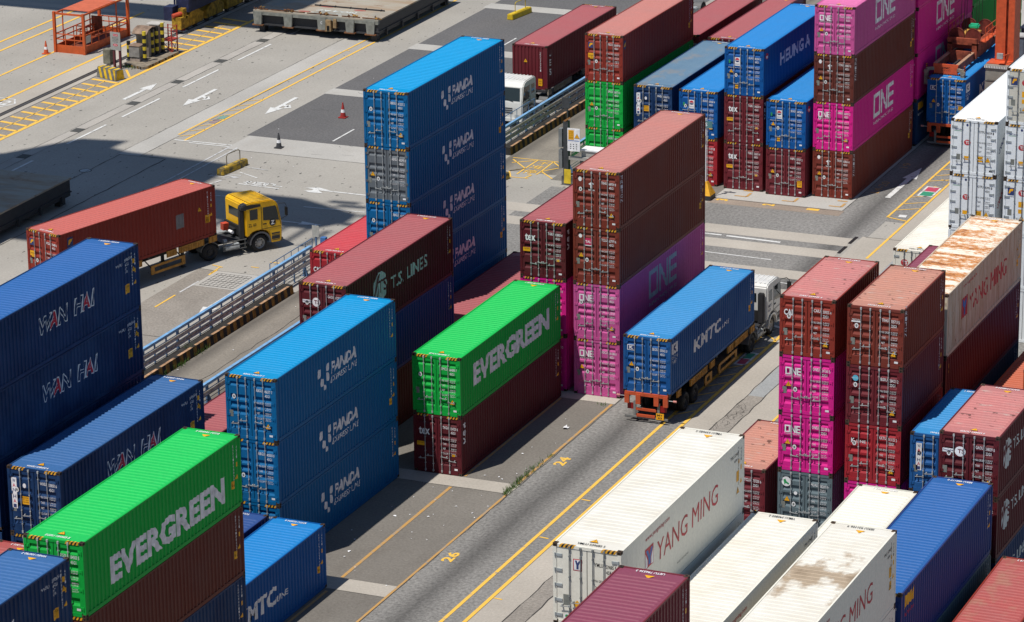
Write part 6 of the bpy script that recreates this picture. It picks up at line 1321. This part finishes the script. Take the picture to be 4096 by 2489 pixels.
# ------------------------------------------------------------------ quay cranes
NV = plain('crane_navy', (.022, .028, .075), .55, 0, .25); BY = plain('bogie_yellow', (.36, .21, .015), .7, 0, .5)
def bogies(root, y0):
    for k in range(4):
        y = y0 + 3.15 * k
        b = MB(); b.prism([(y, .30), (y + 2.6, .30), (y + 2.75, .9), (y + 1.9, 1.35), (y + .8, 1.35), (y - .1, .9)], -.35, .38); g = obj('bogie', b, BY, root, .04)
        for q in (.65, 1.95): b = MB(); b.lathe([(-.1, 0), (-.1, .36), (.1, .36), (.1, 0)], (0, y + q, .37), 'x', 18); obj('bogie_wheel', b, M_DARK, g)
qc = thing('quay_crane', 'dark navy quay crane leg standing on yellow rail bogies at the top left', 'crane', (-44.0, 0, 0)); bogies(qc, 61.6)
b = MB(); b.box(-.55, 61.9, 1.36, .5, 67.2, 2.3); b.box(-.55, 68.2, 1.36, .5, 73.6, 2.3); b.prism([(62.8, 2.3), (72.8, 2.3), (71.5, 3.6), (64.5, 3.6)], -.65, .6); obj('equaliser_beam', b, NV, qc, .03)
b = MB(); b.box(-.9, 65.0, 3.6, .8, 71.0, 5.2); b.box(-.8, 66.4, 5.2, .75, 68.2, 40); obj('leg', b, NV, qc)
b = MB(); b.box(-1.0, 60.9, .9, -.3, 61.8, 1.9); b.box(-.45, 62.0, 2.3, .35, 63.2, 3.9); b.box(-.5, 61.95, 3.4, .3, 62.8, 4.1, 1); b.prism([(61.9, 3.0), (62.8, 3.35), (62.8, 3.4), (61.9, 3.05)], -.5, .4, 1); obj('drive_box', b, [NV, plain('box_silver', (.36, .36, .34), .45)], qc)
b = MB(); b.tube((-.7, 62.0, 1.4), (-.7, 62.0, 4.0), .07, 8); b.tube((-.7, 62.0, 4.0), (-.7, 62.0, 4.55), .14, 10, 1); obj('beacon', b, [NV, plain('beacon_red', (.5, .02, .05), .4)], qc)
b = MB(); b.box(-.3, 60.75, .35, .45, 61.5, 1.2); b.tube((-.2, 60.7, 1.3), (.3, 61.4, 1.45), .16, 10, 1); b.box(.0, 61.2, 1.2, .4, 61.7, 1.75); obj('buffer', b, [BY, plain('motor_red', (.5, .07, .03), .5)], qc)
b = MB()
for y in (62.5, 64.2, 66, 68, 70, 72): b.tube((.62, y, 2.3), (.62, y, 3.3), .025, 6)
b.path([(.62, 62.5, 3.3), (.62, 72, 3.3)], .025, 6); b.path([(.62, 62.5, 2.8), (.62, 72, 2.8)], .025, 6); b.box(.5, 62.3, 2.28, 1.2, 72.2, 2.34); obj('walkway', b, [NV], qc)
b = MB(); b.prism([(-26, 48.5), (0.5, 48.5), (0.5, 51.5), (-26, 51.5)], 40, 43, 0, 'z'); b.prism([(-30, 63), (2.5, 63), (2.5, 69), (-30, 69)], 40, 42, 0, 'z'); obj('girder', b, NV, qc)
# the neighbouring crane whose back reach is shaped to throw the wide shadow over the quay road (unseen, left of the view)
q2 = thing('quay_crane', 'unseen quay crane, high back reach shaped to throw the wide shadow around the yellow lorry', 'crane', (-44.0, 0, 0)); bogies(q2, -12)
for y in (-6, 6): b = MB(); b.box(-.8, y - .8, 1.36, .8, y + .8, 62); obj('leg', b, NV, q2)
ZC = 62.0; dx, dy = -.185 * ZC, -.395 * ZC
def sh(pts): return [(x + dx + 44.0, y + dy) for x, y in pts]
b = MB(); b.prism(sh([(-75, 12), (-24.1, 12.8), (-24.0, 31.1), (-32.0, 31.4), (-33.3, 31.9), (-33.2, 33.7), (-36.3, 33.1), (-39.2, 28.2), (-75, 27)]), ZC, ZC + 1.0, 0, 'z')  # slab outline follows the ground shadow, moved up towards the sun
obj('shadow_deck', b, NV, q2)
b = MB(); b.prism(sh([(-24.0, 20.3), (-13.5, 20.6), (-12.3, 22.4), (-12.4, 24.0), (-15.4, 25.3), (-17, 25.95), (-24, 25.9)]), ZC, ZC + .8, 0, 'z')
rq = random.Random(11)
for k in range(16):
    x = -23.5 + rq.random() * 11; y = rq.uniform(17.6, 20.4); l = rq.uniform(.8, 2.2); b.prism(sh([(x, y), (x + l, y + rq.uniform(-.1, .1)), (x + l * .9, y + rq.uniform(.25, .5)), (x + .1, y + .4)]), ZC, ZC + .3, 0, 'z')  # loose slivers placed to dapple the shadow's lower edge
for k in range(9): x = -23.5 + 1.35 * k; b.prism(sh([(x, 17.3), (x + .35, 17.3), (x + .35, 20.5), (x, 20.5)]), ZC + .3, ZC + .6, 0, 'z')
for k in range(7): x = -15.5 + rq.random() * 4; y = 20 + rq.random() * 6; b.prism(sh([(x, y), (x + 1.9, y + .2), (x + 1.8, y + .6), (x, y + .45)]), ZC, ZC + .3, 0, 'z')
obj('shadow_truss', b, NV, q2)
bpy.data.objects.remove(_fo)
